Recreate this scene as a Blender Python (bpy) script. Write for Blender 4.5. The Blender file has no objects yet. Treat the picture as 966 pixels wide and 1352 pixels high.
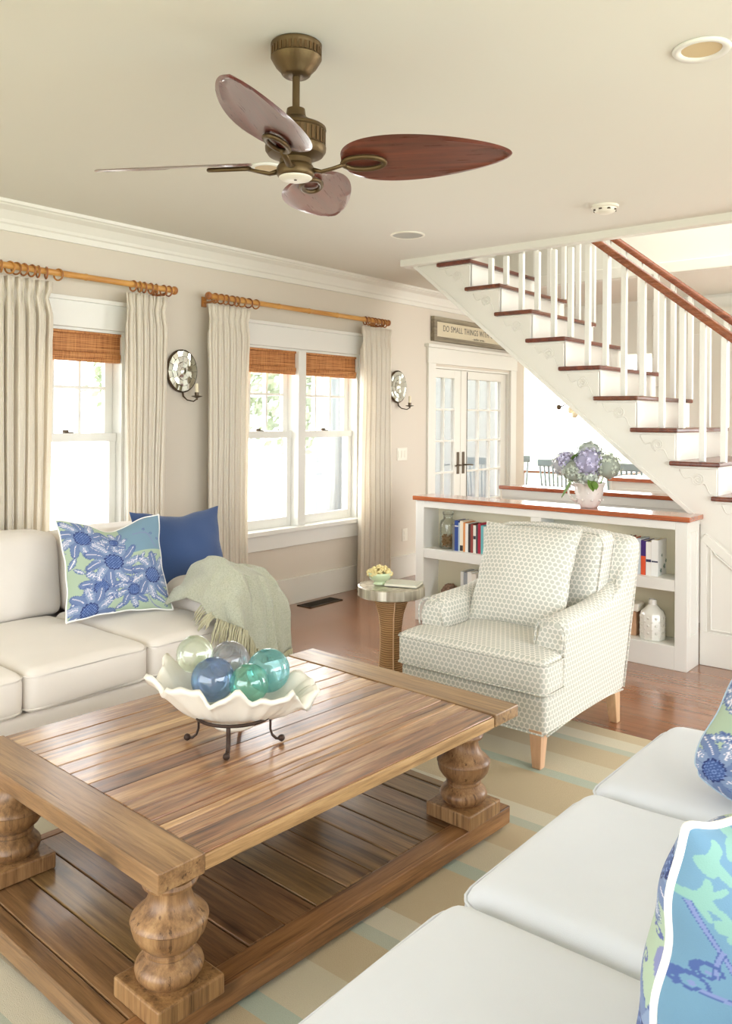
import bpy, bmesh, math, random
import numpy as np
from mathutils import Vector, Matrix, noise
PI = math.pi
random.seed(7)
sc = bpy.context.scene
C = sc.collection

# ------------------------------------------------------------------ camera, world, lights, exposure
cam_d = bpy.data.cameras.new('camera'); cam = bpy.data.objects.new('camera', cam_d); C.objects.link(cam)
YAW = math.radians(39.531)
cam.matrix_world = Matrix.Translation((0, 0, 1.45)) @ Matrix.Rotation(YAW, 4, 'Z') @ Matrix.Rotation(PI/2, 4, 'X') @ Matrix.Rotation(0.007, 4, 'Z')
cam_d.sensor_fit = 'VERTICAL'; cam_d.sensor_height = 24.0; cam_d.lens = 1093/1352*24
cam_d.shift_y = -123.5/1352; cam_d.clip_start = 0.02; cam_d.clip_end = 200
sc.camera = cam

sc.view_settings.view_transform = 'Standard'; sc.view_settings.look = 'None'
sc.view_settings.gamma = 1; sc.view_settings.use_curve_mapping = False
sc.view_settings.exposure = 0.13
try:
    sc.cycles.use_denoising = True
    sc.cycles.max_bounces = 9; sc.cycles.diffuse_bounces = 4; sc.cycles.glossy_bounces = 4
    sc.cycles.transmission_bounces = 8; sc.cycles.transparent_max_bounces = 16
    sc.cycles.sample_clamp_indirect = 6; sc.cycles.caustics_reflective = False; sc.cycles.caustics_refractive = False
except Exception: pass

w = bpy.data.worlds.new('sky'); sc.world = w; w.use_nodes = True
wn = w.node_tree.nodes; wn['Background'].inputs[0].default_value = (0.93, 0.97, 1.0, 1); wn['Background'].inputs[1].default_value = 5.0

def area(name, loc, rot, sx, sy, power, col=(1, 1, 1)):
    l = bpy.data.lights.new(name, 'AREA'); l.shape = 'RECTANGLE'; l.size = sx; l.size_y = sy; l.energy = power; l.color = col
    o = bpy.data.objects.new(name, l); C.objects.link(o); o.location = loc; o.rotation_euler = rot
    return o
# daylight arriving through the windows (behind the camera, to its right, and those in view)
area('window_daylight', (-1.6, -1.95, 1.15), (-PI/2, 0, 0), 4.6, 2.1, 180, (.925, .962, 1.0))
area('window_daylight', (1.95, 1.6, 1.15), (0, PI/2, 0), 2.1, 4.6, 60, (.86, .935, 1.0))
area('window_daylight', (-4.85, 4.70, 1.3), (0, -PI/2, 0), 1.4, 1.3, 58, (.98, .99, 1))
area('window_daylight', (-4.85, 2.75, 1.3), (0, -PI/2, 0), 1.4, .66, 8, (.98, .99, 1))
area('window_daylight', (-7.35, 10.6, 1.4), (0, -PI/2, 0), 2.2, 4.0, 160, (1, .99, .97))
area('window_daylight', (-4.2, 12.85, 1.4), (-PI/2, 0, PI), 4.0, 2.2, 130, (1, .99, .97))
area('window_daylight', (1.9, 7.5, 1.4), (0, PI/2, 0), 2.0, 2.4, 150, (1, .99, .97))  # unseen hall window, added to light the hall behind the stairs
area('stairwell_fill', (-1.6, 5.7, 3.47), (0, 0, 0), 2.6, .9, 20, (.97, 1, .97))  # added fill lamp below the closed upper ceiling, brightens the stairwell

# ------------------------------------------------------------------ materials
def lin(h):
    if isinstance(h, str):
        h = h.lstrip('#'); c = [int(h[i:i+2], 16)/255 for i in (0, 2, 4)]
    else: c = [v/255 for v in h]
    return tuple(((v/12.92) if v <= .04045 else ((v+.055)/1.055)**2.4) for v in c) + (1,)
class NT:
    def __init__(s, name):
        s.m = bpy.data.materials.new(name); s.m.use_nodes = True; s.t = s.m.node_tree; s.n = s.t.nodes; s.b = s.n['Principled BSDF']
        s.out = s.n['Material Output']
    def N(s, t, **kw):
        n = s.n.new(t)
        for k, v in kw.items(): setattr(n, k, v)
        return n
    def L(s, a, b): s.t.links.new(a, b)
    def math(s, op, a, b=None, c=None):
        n = s.N('ShaderNodeMath', operation=op)
        for i, v in enumerate((a, b, c)):
            if v is None: continue
            if isinstance(v, (int, float)): n.inputs[i].default_value = v
            else: s.L(v, n.inputs[i])
        return n.outputs[0]
    def mix(s, fac, a, b, mode='MIX'):
        n = s.N('ShaderNodeMix', data_type='RGBA', blend_type=mode)
        for sock, v in ((n.inputs[0], fac), (n.inputs[6], a), (n.inputs[7], b)):
            if isinstance(v, (int, float)): sock.default_value = v
            elif isinstance(v, tuple): sock.default_value = v
            else: s.L(v, sock)
        return n.outputs[2]
    def ramp(s, fac, stops):
        n = s.N('ShaderNodeValToRGB'); e = n.color_ramp.elements
        while len(e) < len(stops): e.new(.5)
        for el, (p, c) in zip(e, stops): el.position = p; el.color = c
        s.L(fac, n.inputs[0]); return n.outputs[0]
    def coord(s, kind='Object', scale=(1, 1, 1), rand=0):
        tc = s.N('ShaderNodeTexCoord'); mp = s.N('ShaderNodeMapping'); s.L(tc.outputs[kind], mp.inputs[0]); mp.inputs['Scale'].default_value = scale
        if rand:
            oi = s.N('ShaderNodeObjectInfo'); cb = s.N('ShaderNodeCombineXYZ')
            v = s.math('MULTIPLY', oi.outputs['Random'], rand)
            for i in range(3): s.L(v, cb.inputs[i])
            s.L(cb.outputs[0], mp.inputs['Location'])
        return mp.outputs[0]
    def noise(s, vec, scale, detail=3, rough=.55, out=0, dist=0):
        n = s.N('ShaderNodeTexNoise'); s.L(vec, n.inputs['Vector']); n.inputs['Scale'].default_value = scale
        n.inputs['Detail'].default_value = detail; n.inputs['Roughness'].default_value = rough; n.inputs['Distortion'].default_value = dist
        return n.outputs[out]
    def bump(s, h, strength=.2, dist=.005):
        n = s.N('ShaderNodeBump'); n.inputs['Strength'].default_value = strength; n.inputs['Distance'].default_value = dist
        s.L(h, n.inputs['Height']); s.L(n.outputs[0], s.b.inputs['Normal'])
    def set(s, **kw):
        for k, v in kw.items():
            k = k.replace('_', ' ')
            if hasattr(v, 'links') or hasattr(v, 'is_linked'): s.L(v, s.b.inputs[k])
            else: s.b.inputs[k].default_value = v
        return s.m
def plain(name, col, rough=.5, metal=0, nz=0, nscale=300, spec=.5, coat=0, var=0):
    t = NT(name); c = lin(col)
    t.set(Base_Color=c, Roughness=rough, Metallic=metal)
    t.b.inputs['Specular IOR Level'].default_value = spec; t.b.inputs['Coat Weight'].default_value = coat; t.b.inputs['Coat Roughness'].default_value = .08
    if var or nz:
        v = t.coord('Object'); n = t.noise(v, nscale, 3)
        if var:
            n2 = t.noise(v, 3.5, 3); col2 = tuple(x*(1-var) for x in c[:3]) + (1,)
            t.L(t.mix(n2, c, col2), t.b.inputs['Base Color'])
        if nz: t.bump(n, nz, .002)
    return t.m
def fabric(name, col, weave=900, strength=.25, var=.06, sheen=.3, rough=.95):
    t = NT(name); c = lin(col); v = t.coord('Object')
    n = t.noise(v, weave, 2); big = t.noise(v, 5, 3)
    t.L(t.mix(big, tuple(x*(1+var*.3) for x in c[:3])+(1,), tuple(x*(1-var) for x in c[:3])+(1,)), t.b.inputs['Base Color'])
    h = t.math('ADD', n, t.math('MULTIPLY', t.noise(v, 7, 3), 2.5)); t.bump(h, strength, .004)
    t.set(Roughness=rough); t.b.inputs['Sheen Weight'].default_value = sheen; t.b.inputs['Specular IOR Level'].default_value = .2
    return t.m
def wood(name, dark, mid, light, grain_axis='Y', rough=.35, coat=.3, fine=1.0, knots=True, bumpy=.25, rnd=.18, cracks=False):
    t = NT(name)
    sc_ = {'X': (1.2, 22, 22), 'Y': (22, 1.2, 22), 'Z': (22, 22, 1.2)}[grain_axis]
    v = t.coord('Object', sc_, rand=37)
    n1 = t.noise(v, 1.0*fine, 5, .6, dist=.6); n2 = t.noise(v, 5*fine, 4, .7)
    f = t.math('ADD', t.math('MULTIPLY', n1, .72), t.math('MULTIPLY', n2, .28))
    col = t.ramp(f, [(.33, lin(dark)), (.49, lin(mid)), (.66, lin(light))])
    if cracks:
        sc3 = {'X': (.5, 30, 30), 'Y': (30, .5, 30), 'Z': (30, 30, .5)}[grain_axis]
        fgr = t.noise(t.coord('Object', tuple(q*3.2 for q in sc_), rand=19), 1.0, 4, .75)
        col = t.mix(.55, col, t.ramp(fgr, [(.36, (.42, .36, .30, 1)), (.56, (1, 1, 1, 1))]), 'MULTIPLY')
        cr = t.noise(t.coord('Object', tuple(q*1.3 for q in sc3), rand=53), 1.6, 5, .7, dist=.3)
        col = t.mix(.8, col, t.ramp(cr, [(.35, (.22, .15, .10, 1)), (.41, (1, 1, 1, 1))]), 'MULTIPLY')
    oi = t.N('ShaderNodeObjectInfo'); hs = t.N('ShaderNodeHueSaturation'); t.L(col, hs.inputs['Color'])
    t.L(t.math('ADD', t.math('MULTIPLY', oi.outputs['Random'], rnd*2), 1-rnd), hs.inputs['Value'])
    t.L(t.math('ADD', t.math('MULTIPLY', oi.outputs['Random'], .018), .492), hs.inputs['Hue'])
    col = hs.outputs[0]
    if knots:
        s2 = {'X': (3, 9, 9), 'Y': (9, 3, 9), 'Z': (9, 9, 3)}[grain_axis]
        v2 = t.coord('Object', s2, rand=11); vo = t.N('ShaderNodeTexVoronoi'); t.L(v2, vo.inputs['Vector']); vo.inputs['Scale'].default_value = 1.0
        k = t.ramp(vo.outputs['Distance'], [(.07, (.25, .2, .16, 1)), (.20, (1, 1, 1, 1))])
        col = t.mix(.75, col, k, 'MULTIPLY')
    t.L(col, t.b.inputs['Base Color'])
    t.bump(f, bumpy, .004)
    r = t.math('ADD', t.math('MULTIPLY', n2, .25), rough-.12)
    t.L(r, t.b.inputs['Roughness']); t.b.inputs['Coat Weight'].default_value = coat; t.b.inputs['Coat Roughness'].default_value = .22 if cracks else .15
    return t.m
def hexdots(name, ground, dot, pitch=.030, rad=.40):
    t = NT(name); uv = t.N('ShaderNodeUVMap').outputs[0]
    sep = t.N('ShaderNodeSeparateXYZ'); t.L(uv, sep.inputs[0]); X, Y = sep.outputs[0], sep.outputs[1]
    def d(ox, oy):
        a = t.math('ADD', t.math('DIVIDE', X, pitch), ox); b = t.math('ADD', t.math('DIVIDE', Y, pitch*1.732), oy)
        fa = t.math('SUBTRACT', t.math('FRACT', a), .5); fb = t.math('MULTIPLY', t.math('SUBTRACT', t.math('FRACT', b), .5), 1.732)
        fa = t.math('ABSOLUTE', fa); fb = t.math('ABSOLUTE', fb)
        # hexagon distance: max(|x|, |x|/2 + |y|*.866)
        return t.math('MAXIMUM', fa, t.math('ADD', t.math('MULTIPLY', fa, .5), t.math('MULTIPLY', fb, .866)))
    m = t.math('MINIMUM', d(0, 0), d(.5, .5))
    wv = t.coord('Object'); n = t.noise(wv, 700, 2)
    f = t.ramp(m, [(rad-.03, (1, 1, 1, 1)), (rad+.02, (0, 0, 0, 1))])
    t.L(t.mix(f, lin(ground), lin(dot)), t.b.inputs['Base Color'])
    t.bump(t.math('ADD', n, t.math('MULTIPLY', f, .5)), .25, .002)
    t.set(Roughness=.92); t.b.inputs['Sheen Weight'].default_value = .2; t.b.inputs['Specular IOR Level'].default_value = .2
    return t.m
def thinglass(name, tint=(1, 1, 1, 1), refl=.06):
    t = NT(name); tr = t.N('ShaderNodeBsdfTransparent'); tr.inputs[0].default_value = tint
    gl = t.N('ShaderNodeBsdfGlossy'); gl.inputs['Roughness'].default_value = .03
    mx = t.N('ShaderNodeMixShader'); lw = t.N('ShaderNodeLayerWeight'); lw.inputs[0].default_value = .25
    t.L(t.math('ADD', t.math('MULTIPLY', lw.outputs['Fresnel'], .6), refl), mx.inputs[0])
    t.L(tr.outputs[0], mx.inputs[1]); t.L(gl.outputs[0], mx.inputs[2]); t.L(mx.outputs[0], t.out.inputs[0])
    return t.m
def colored_glass(name, col, body=.30, edge=.55):
    t = NT(name); tr = t.N('ShaderNodeBsdfTransparent'); c = lin(col)
    lw = t.N('ShaderNodeLayerWeight'); lw.inputs[0].default_value = .38
    v = t.coord('Object'); nz = t.noise(v, 9, 2)
    light = tuple(1-(1-x)*body*.55 for x in c[:3])+(1,); deep = tuple(x**.42 for x in c[:3])+(1,)
    f = t.math('ADD', t.math('MULTIPLY', lw.outputs['Facing'], edge*1.3), t.math('MULTIPLY', nz, .18))
    t.L(t.mix(f, light, deep), tr.inputs[0])
    gl = t.N('ShaderNodeBsdfGlossy'); gl.inputs['Roughness'].default_value = .02; gl.inputs[0].default_value = (1, 1, 1, 1)
    df = t.N('ShaderNodeBsdfDiffuse'); df.inputs[0].default_value = tuple(min(1, x*1.1) for x in c[:3])+(1,)
    m0 = t.N('ShaderNodeMixShader'); m0.inputs[0].default_value = .13; t.L(tr.outputs[0], m0.inputs[1]); t.L(df.outputs[0], m0.inputs[2])
    mx = t.N('ShaderNodeMixShader'); t.L(t.math('ADD', t.math('MULTIPLY', lw.outputs['Fresnel'], .55), .05), mx.inputs[0])
    t.L(m0.outputs[0], mx.inputs[1]); t.L(gl.outputs[0], mx.inputs[2])
    vb = t.N('ShaderNodeBump'); vb.inputs['Strength'].default_value = .15; t.L(t.noise(v, 30, 2), vb.inputs['Height']); t.L(vb.outputs[0], gl.inputs['Normal'])
    t.L(mx.outputs[0], t.out.inputs[0])
    return t.m
def vcol(name, rough=.9, bump=.2):
    t = NT(name); a = t.N('ShaderNodeVertexColor'); a.layer_name = 'Col'; t.L(a.outputs[0], t.b.inputs['Base Color'])
    v = t.coord('Object'); t.bump(t.noise(v, 600, 2), bump, .002); t.set(Roughness=rough); t.b.inputs['Specular IOR Level'].default_value = .2
    t.b.inputs['Sheen Weight'].default_value = .15
    return t.m

M = {}
M['wall'] = plain('wall_paint', (222, 213, 198), .7, nz=.05, spec=.3)
M['ceiling'] = plain('ceiling_paint', (231, 229, 219), .8, nz=.05, spec=.2)
M['trim'] = plain('trim_paint', (234, 232, 222), .35, nz=.04, nscale=60)
M['white'] = plain('white_paint', (238, 237, 230), .35)
M['stair'] = plain('stair_paint', (233, 230, 221), .4, nz=.03, nscale=60)
M['shelf_in'] = plain('shelf_interior_paint', (232, 226, 200), .5)
M['tread'] = wood('dark_tread_wood', (72, 30, 18), (104, 48, 30), (128, 64, 40), 'Y', .3, .5, knots=False, bumpy=.05, rnd=.05)
M['cap'] = wood('cap_wood', (150, 72, 36), (178, 92, 50), (196, 110, 62), 'X', .16, .9, knots=False, bumpy=.03, rnd=.04)
M['rail'] = wood('rail_wood', (112, 62, 32), (142, 82, 46), (166, 102, 60), 'X', .25, .6, knots=False, bumpy=.05, rnd=.05)
M['board'] = wood('reclaimed_pine', (80, 48, 30), (162, 112, 72), (220, 180, 132), 'Y', .34, 1.0, rnd=.27, cracks=True)
M['board_x'] = wood('reclaimed_pine_cross', (108, 76, 48), (152, 114, 76), (182, 144, 100), 'X', .42, .5, fine=.8, cracks=True)
M['shelfboard'] = wood('pine_shelf', (92, 66, 42), (136, 102, 66), (168, 130, 88), 'X', .36, .6, cracks=True, rnd=.08)
M['shelfside'] = wood('pine_shelf_edge', (98, 68, 42), (148, 106, 66), (176, 132, 86), 'Y', .4, .2, rnd=.04, cracks=True)
M['board_pale'] = wood('pale_pine_edge', (150, 112, 72), (198, 158, 110), (220, 184, 136), 'Y', .4, .3, rnd=.04, cracks=True)
M['turned'] = wood('turned_pine', (106, 74, 48), (154, 114, 76), (184, 144, 100), 'Z', .42, .15, rnd=.06, knots=False, cracks=True)
M['bladewood'] = wood('mahogany_blade', (74, 34, 26), (104, 48, 38), (126, 62, 48), 'X', .3, 1.0, knots=False, bumpy=.03, rnd=.03)
M['bladewood'].node_tree.nodes['Principled BSDF'].inputs['Coat Roughness'].default_value = .28
M['footwood'] = wood('blond_foot_wood', (196, 156, 120), (216, 176, 138), (230, 194, 156), 'Z', .45, .1, knots=False, bumpy=.05, rnd=.04)
M['brass'] = plain('antique_brass', (112, 92, 62), .42, .75, nz=.2, nscale=120, var=.35)
M['brass_dark'] = plain('antique_brass_band', (120, 94, 62), .45, .7, var=.3)
M['iron'] = plain('dark_iron', (74, 58, 50), .5, .7, nz=.4, nscale=200, var=.3)
M['bronze'] = plain('dark_bronze', (92, 78, 62), .4, .8)
M['bone'] = plain('frosted_disc', (236, 230, 214), .4)
M['sofa'] = fabric('cream_upholstery', (238, 230, 221), 700, .2)
M['sofa_r'] = fabric('white_upholstery', (222, 226, 234), 700, .12)
M['piping'] = fabric('white_piping', (250, 248, 244), 900, .2, .02)
M['dots'] = hexdots('hexagon_dot_fabric', (234, 229, 219), (194, 194, 184), .0235, .385)
M['navy'] = fabric('navy_linen', (64, 86, 130), 500, .5, .12)
M['throw'] = fabric('sage_knit', (206, 204, 180), 240, .9, .25, sheen=.6)
t = NT('mottled_sage_knit'); v = t.coord('Object'); n1 = t.noise(v, 150, 3, .7); n2 = t.noise(v, 9, 3)
c = t.ramp(n1, [(.34, lin((168, 168, 136))), (.52, lin((190, 188, 160))), (.70, lin((208, 204, 182)))])
t.L(t.mix(t.math('MULTIPLY', n2, .5), c, lin((196, 204, 196))), t.b.inputs['Base Color']); t.bump(t.math('ADD', n1, t.math('MULTIPLY', n2, 1.5)), .8, .008); t.set(Roughness=.97); t.b.inputs['Sheen Weight'].default_value = .5; M['throw'] = t.m
M['fringe'] = fabric('sage_fringe', (208, 202, 168), 240, .6, .3)
M['mirror'] = plain('mirror_glass', (235, 238, 232), .04, 1.0)
M['candle'] = plain('cream_candle', (240, 228, 196), .5)
M['plastic'] = plain('white_plastic', (240, 236, 222), .35)
M['shell'] = plain('white_shell', (244, 238, 224), .5, nz=.5, nscale=40, var=.06)
M['ceramic'] = plain('white_ceramic', (240, 238, 228), .2, coat=.5)
M['vase'] = plain('blush_white_ceramic', (238, 230, 224), .22, coat=.6, var=.05)
M['vent'] = plain('dark_vent_metal', (58, 48, 36), .45, .6)
M['linen'] = None
t = NT('linen_curtain'); v = t.coord('Object', (1, 1, 1)); st = t.coord('Object', (500, 500, 40)); st2 = t.coord('Object', (40, 40, 500))
nn = t.math('ADD', t.noise(st, 1, 2), t.noise(st2, 1, 2)); c = t.mix(t.ramp(nn, [(.3, (0, 0, 0, 1)), (1, (1, 1, 1, 1))]), lin((234, 223, 205)), lin((247, 240, 226)))
t.L(c, t.b.inputs['Base Color']); t.bump(nn, .25, .002); t.set(Roughness=.95)
tl = t.N('ShaderNodeBsdfTranslucent'); t.L(c, tl.inputs[0]); mx = t.N('ShaderNodeMixShader'); mx.inputs[0].default_value = .33
t.L(t.b.outputs[0], mx.inputs[1]); t.L(tl.outputs[0], mx.inputs[2]); t.L(mx.outputs[0], t.out.inputs[0]); M['linen'] = t.m
# woven bamboo shade
t = NT('woven_bamboo'); v = t.coord('Object', (30, 3, 260)); n1 = t.noise(v, 1, 3, .6); v2 = t.coord('Object', (40, 95, 4)); n2 = t.noise(v2, 1, 2)
c = t.ramp(t.math('ADD', t.math('MULTIPLY', n1, .75), t.math('MULTIPLY', n2, .3)), [(.38, lin((104, 58, 28))), (.48, lin((184, 116, 62))), (.62, lin((216, 156, 98)))])
t.L(c, t.b.inputs['Base Color']); t.bump(n1, .6, .004); t.set(Roughness=.6); M['shade'] = t.m
# bamboo pole
t = NT('bamboo_pole'); v = t.coord('Object', (20, 2, 20)); n1 = t.noise(v, 1, 3)
t.L(t.ramp(n1, [(.3, lin((176, 112, 48))), (.7, lin((222, 168, 92)))]), t.b.inputs['Base Color']); t.set(Roughness=.35); M['bamboo'] = t.m
M['ring'] = wood('ring_wood', (110, 60, 22), (160, 96, 42), (190, 124, 60), 'Z', .35, .3, knots=False, bumpy=.05)
# floor: planks with colour per plank
t = NT('floor_planks'); v = t.coord('Object', (1.0, 18, 18)); g = t.N('ShaderNodeNewGeometry')
n1 = t.noise(v, 1.2, 4, .6, dist=.4)
c = t.ramp(n1, [(.3, lin((132, 84, 56))), (.7, lin((160, 108, 76)))])
hs = t.N('ShaderNodeHueSaturation'); t.L(c, hs.inputs['Color']); t.L(t.math('ADD', t.math('MULTIPLY', g.outputs['Random Per Island'], .16), .92), hs.inputs['Value'])
t.L(hs.outputs[0], t.b.inputs['Base Color']); t.set(Roughness=.24); t.b.inputs['Coat Weight'].default_value = .7; t.b.inputs['Coat Roughness'].default_value = .12
t.bump(t.noise(t.coord('Object', (1, 4, 1)), 2, 2), .08, .01); M['floor'] = t.m
# rope-wrapped column
t = NT('rope_wrap'); v = t.coord('Object', (3, 3, 1)); w_ = t.N('ShaderNodeTexWave', wave_type='BANDS', bands_direction='Z'); t.L(t.coord('Object'), w_.inputs[0]); w_.inputs['Scale'].default_value = 28; w_.inputs['Distortion'].default_value = .4
t.L(t.mix(w_.outputs[1], lin((140, 100, 62)), lin((196, 152, 104))), t.b.inputs['Base Color']); t.bump(w_.outputs[1], .7, .006); t.set(Roughness=.8); M['rope'] = t.m
# capiz / silver leaf rim
t = NT('silvered_rim'); v = t.coord('Object', (1, 1, .1)); n1 = t.noise(v, 26, 3)
t.L(t.ramp(n1, [(.3, lin((150, 138, 118))), (.7, lin((228, 222, 204)))]), t.b.inputs['Base Color']); t.set(Roughness=.28, Metallic=.6); M['silver'] = t.m
# rug stripes across Y
t = NT('striped_rug'); tc = t.N('ShaderNodeTexCoord'); sp = t.N('ShaderNodeSeparateXYZ'); t.L(tc.outputs['Object'], sp.inputs[0])
u = t.math('FRACT', t.math('DIVIDE', sp.outputs[1], .84))
rp = t.N('ShaderNodeValToRGB'); rp.color_ramp.interpolation = 'CONSTANT'
stops = [(0, (222, 204, 170)), (.34, (205, 216, 200)), (.42, (232, 222, 196)), (.62, (222, 204, 170)), (.82, (210, 214, 196)), (.88, (236, 228, 206))]
e = rp.color_ramp.elements
while len(e) < len(stops): e.new(.5)
for el, (p, c_) in zip(e, stops): el.position = p; el.color = lin(c_)
t.L(u, rp.inputs[0]); wv = t.coord('Object', (420, 260, 1)); n1 = t.noise(wv, 1.4, 2)
t.L(t.mix(t.math('MULTIPLY', n1, .35), rp.outputs[0], lin((150, 135, 105)), 'MULTIPLY'), t.b.inputs['Base Color'])
t.bump(n1, .8, .006); t.set(Roughness=.97); M['rug'] = t.m
M['pane'] = thinglass('window_glass')
M['jar'] = thinglass('jar_glass', (.93, .95, .93, 1), .08)
M['paper'] = plain('book_pages', (236, 228, 206), .8)
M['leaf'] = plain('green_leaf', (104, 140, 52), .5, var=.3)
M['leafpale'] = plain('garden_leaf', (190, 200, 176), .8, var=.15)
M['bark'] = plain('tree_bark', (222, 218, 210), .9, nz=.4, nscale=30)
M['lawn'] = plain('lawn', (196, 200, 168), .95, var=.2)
M['porchwhite'] = plain('porch_white', (225, 228, 226), .6)
M['bluewood'] = plain('pale_blue_chair_paint', (176, 194, 200), .5)
M['seatwood'] = wood('chair_seat_wood', (96, 50, 30), (130, 76, 48), (150, 92, 60), 'X', .3, .3, knots=False)
M['globe'] = plain('clear_amber_globe', (240, 226, 196), .15, coat=.5)

# ------------------------------------------------------------------ mesh helpers
def bx(bm, x0, x1, y0, y1, z0, z1):
    vs = [bm.verts.new((x, y, z)) for z in (z0, z1) for y in (y0, y1) for x in (x0, x1)]
    for f in ((0, 2, 3, 1), (4, 5, 7, 6), (0, 1, 5, 4), (2, 6, 7, 3), (0, 4, 6, 2), (1, 3, 7, 5)): bm.faces.new([vs[i] for i in f])
    return vs
def prism(bm, pts, a, b, axis='y'):
    """extrude a 2D outline (list of (u,v)) between a and b along axis; y: (x,z), x: (y,z), z: (x,y)"""
    def p(u, v, w): return {'y': (u, w, v), 'x': (w, u, v), 'z': (u, v, w)}[axis]
    A = [bm.verts.new(p(u, v, a)) for u, v in pts]; B = [bm.verts.new(p(u, v, b)) for u, v in pts]
    n = len(pts)
    bm.faces.new(A); bm.faces.new(B[::-1])
    for i in range(n): bm.faces.new((A[i], B[i], B[(i+1) % n], A[(i+1) % n]))
def lathe(bm, prof, cx=0, cy=0, seg=32, cap=True, sq=None):
    rings = []
    for r, z in prof:
        rings.append([bm.verts.new((cx+max(r, 1e-4)*math.cos(2*PI*i/seg), cy+max(r, 1e-4)*math.sin(2*PI*i/seg), z)) for i in range(seg)])
    for a, b in zip(rings, rings[1:]):
        for i in range(seg): bm.faces.new((a[i], a[(i+1) % seg], b[(i+1) % seg], b[i]))
    if cap: bm.faces.new(rings[0][::-1]); bm.faces.new(rings[-1])
def tube(bm, pts, r, seg=8, closed=False, cap=True, flat=None):
    pts = [Vector(p) for p in pts]; n = len(pts); rings = []
    rr = r if hasattr(r, '__len__') else [r]*n
    up = Vector((0, 0, 1)); prev = None
    for i, p in enumerate(pts):
        if closed: d = pts[(i+1) % n]-pts[i-1]
        else: d = pts[min(i+1, n-1)]-pts[max(i-1, 0)]
        d.normalize()
        if prev is None: a = d.cross(up); a = d.cross(Vector((1, 0, 0))) if a.length < .1 else a
        else: a = prev-d*prev.dot(d)
        a.normalize(); prev = a.copy(); b = d.cross(a)
        fl = flat or 1
        rings.append([bm.verts.new(p+a*rr[i]*math.cos(2*PI*k/seg)+b*rr[i]*fl*math.sin(2*PI*k/seg)) for k in range(seg)])
    m = n if closed else n-1
    for i in range(m):
        A, B = rings[i], rings[(i+1) % n]
        if closed and i == n-1:   # pick best rotation so the tube closes cleanly
            k0 = min(range(seg), key=lambda k: (B[k].co-A[0].co).length); B = B[k0:]+B[:k0]
        for k in range(seg): bm.faces.new((A[k], A[(k+1) % seg], B[(k+1) % seg], B[k]))
    if cap and not closed: bm.faces.new(rings[0][::-1]); bm.faces.new(rings[-1])
def ticks(s, r, n, e=4):
    h = s/2; a = [-h+r*(1-math.cos(PI/2*i/e)) for i in range(e)]; mid = [-h+r+(s-2*r)*i/n for i in range(n+1)]
    return a+mid+[-x for x in a[::-1]]
def rbox(bm, c, s, r, n=8, e=4, deform=None):
    """rounded box; deform(local unit coords u,v,w in -1..1, Vector p) -> Vector"""
    r = min(r, min(s)/2*.98); S = Vector(s); cc = Vector(c); tk = [ticks(s[i], r, n if s[i] > .2 else max(2, n//3), e) for i in range(3)]
    vm = {}
    def V(p):
        key = tuple(round(x, 6) for x in p)
        if key in vm: return vm[key]
        q = Vector([max(-s[i]/2+r, min(s[i]/2-r, p[i])) for i in range(3)]); d = Vector(p)-q
        P_ = q+d.normalized()*r if d.length > 1e-9 else Vector(p)
        if deform: P_ = deform(P_[0]/(s[0]/2), P_[1]/(s[1]/2), P_[2]/(s[2]/2), P_)
        vm[key] = bm.verts.new(P_+cc); return vm[key]
    for ax in range(3):
        b, c2 = (ax+1) % 3, (ax+2) % 3
        for sg in (-1, 1):
            for i in range(len(tk[b])-1):
                for j in range(len(tk[c2])-1):
                    q = []
                    for (ii, jj) in ((i, j), (i+1, j), (i+1, j+1), (i, j+1)):
                        p = [0, 0, 0]; p[ax] = sg*s[ax]/2; p[b] = tk[b][ii]; p[c2] = tk[c2][jj]; q.append(V(p))
                    if sg < 0: q = q[::-1]
                    if len(set(q)) == 4: bm.faces.new(q)
def box_uv(me):
    uv = me.uv_layers.new(name='UVMap'); nv = len(me.loops)
    co = np.empty(len(me.vertices)*3); me.vertices.foreach_get('co', co); co = co.reshape(-1, 3)
    li = np.empty(nv, int); me.loops.foreach_get('vertex_index', li)
    nr = np.empty(len(me.polygons)*3); me.polygons.foreach_get('normal', nr); nr = np.abs(nr.reshape(-1, 3))
    lt = np.empty(len(me.polygons), int); me.polygons.foreach_get('loop_total', lt)
    ax = np.repeat(nr.argmax(1), lt); p = co[li]; o = np.empty((nv, 2))
    for k, (a, b) in enumerate(((1, 2), (0, 2), (0, 1))): m = ax == k; o[m, 0] = p[m, a]; o[m, 1] = p[m, b]
    uv.data.foreach_set('uv', o.ravel())
ORG = {}
def thing(name, label, cat, loc=(0, 0, 0), group=None, rot=(0, 0, 0)):
    o = bpy.data.objects.new(name, None); C.objects.link(o); o.location = loc; o.rotation_euler = rot; o.empty_display_size = .05
    ORG[o.name] = Vector(loc); o['label'] = label; o['category'] = cat
    if group: o['group'] = group
    return o
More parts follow.
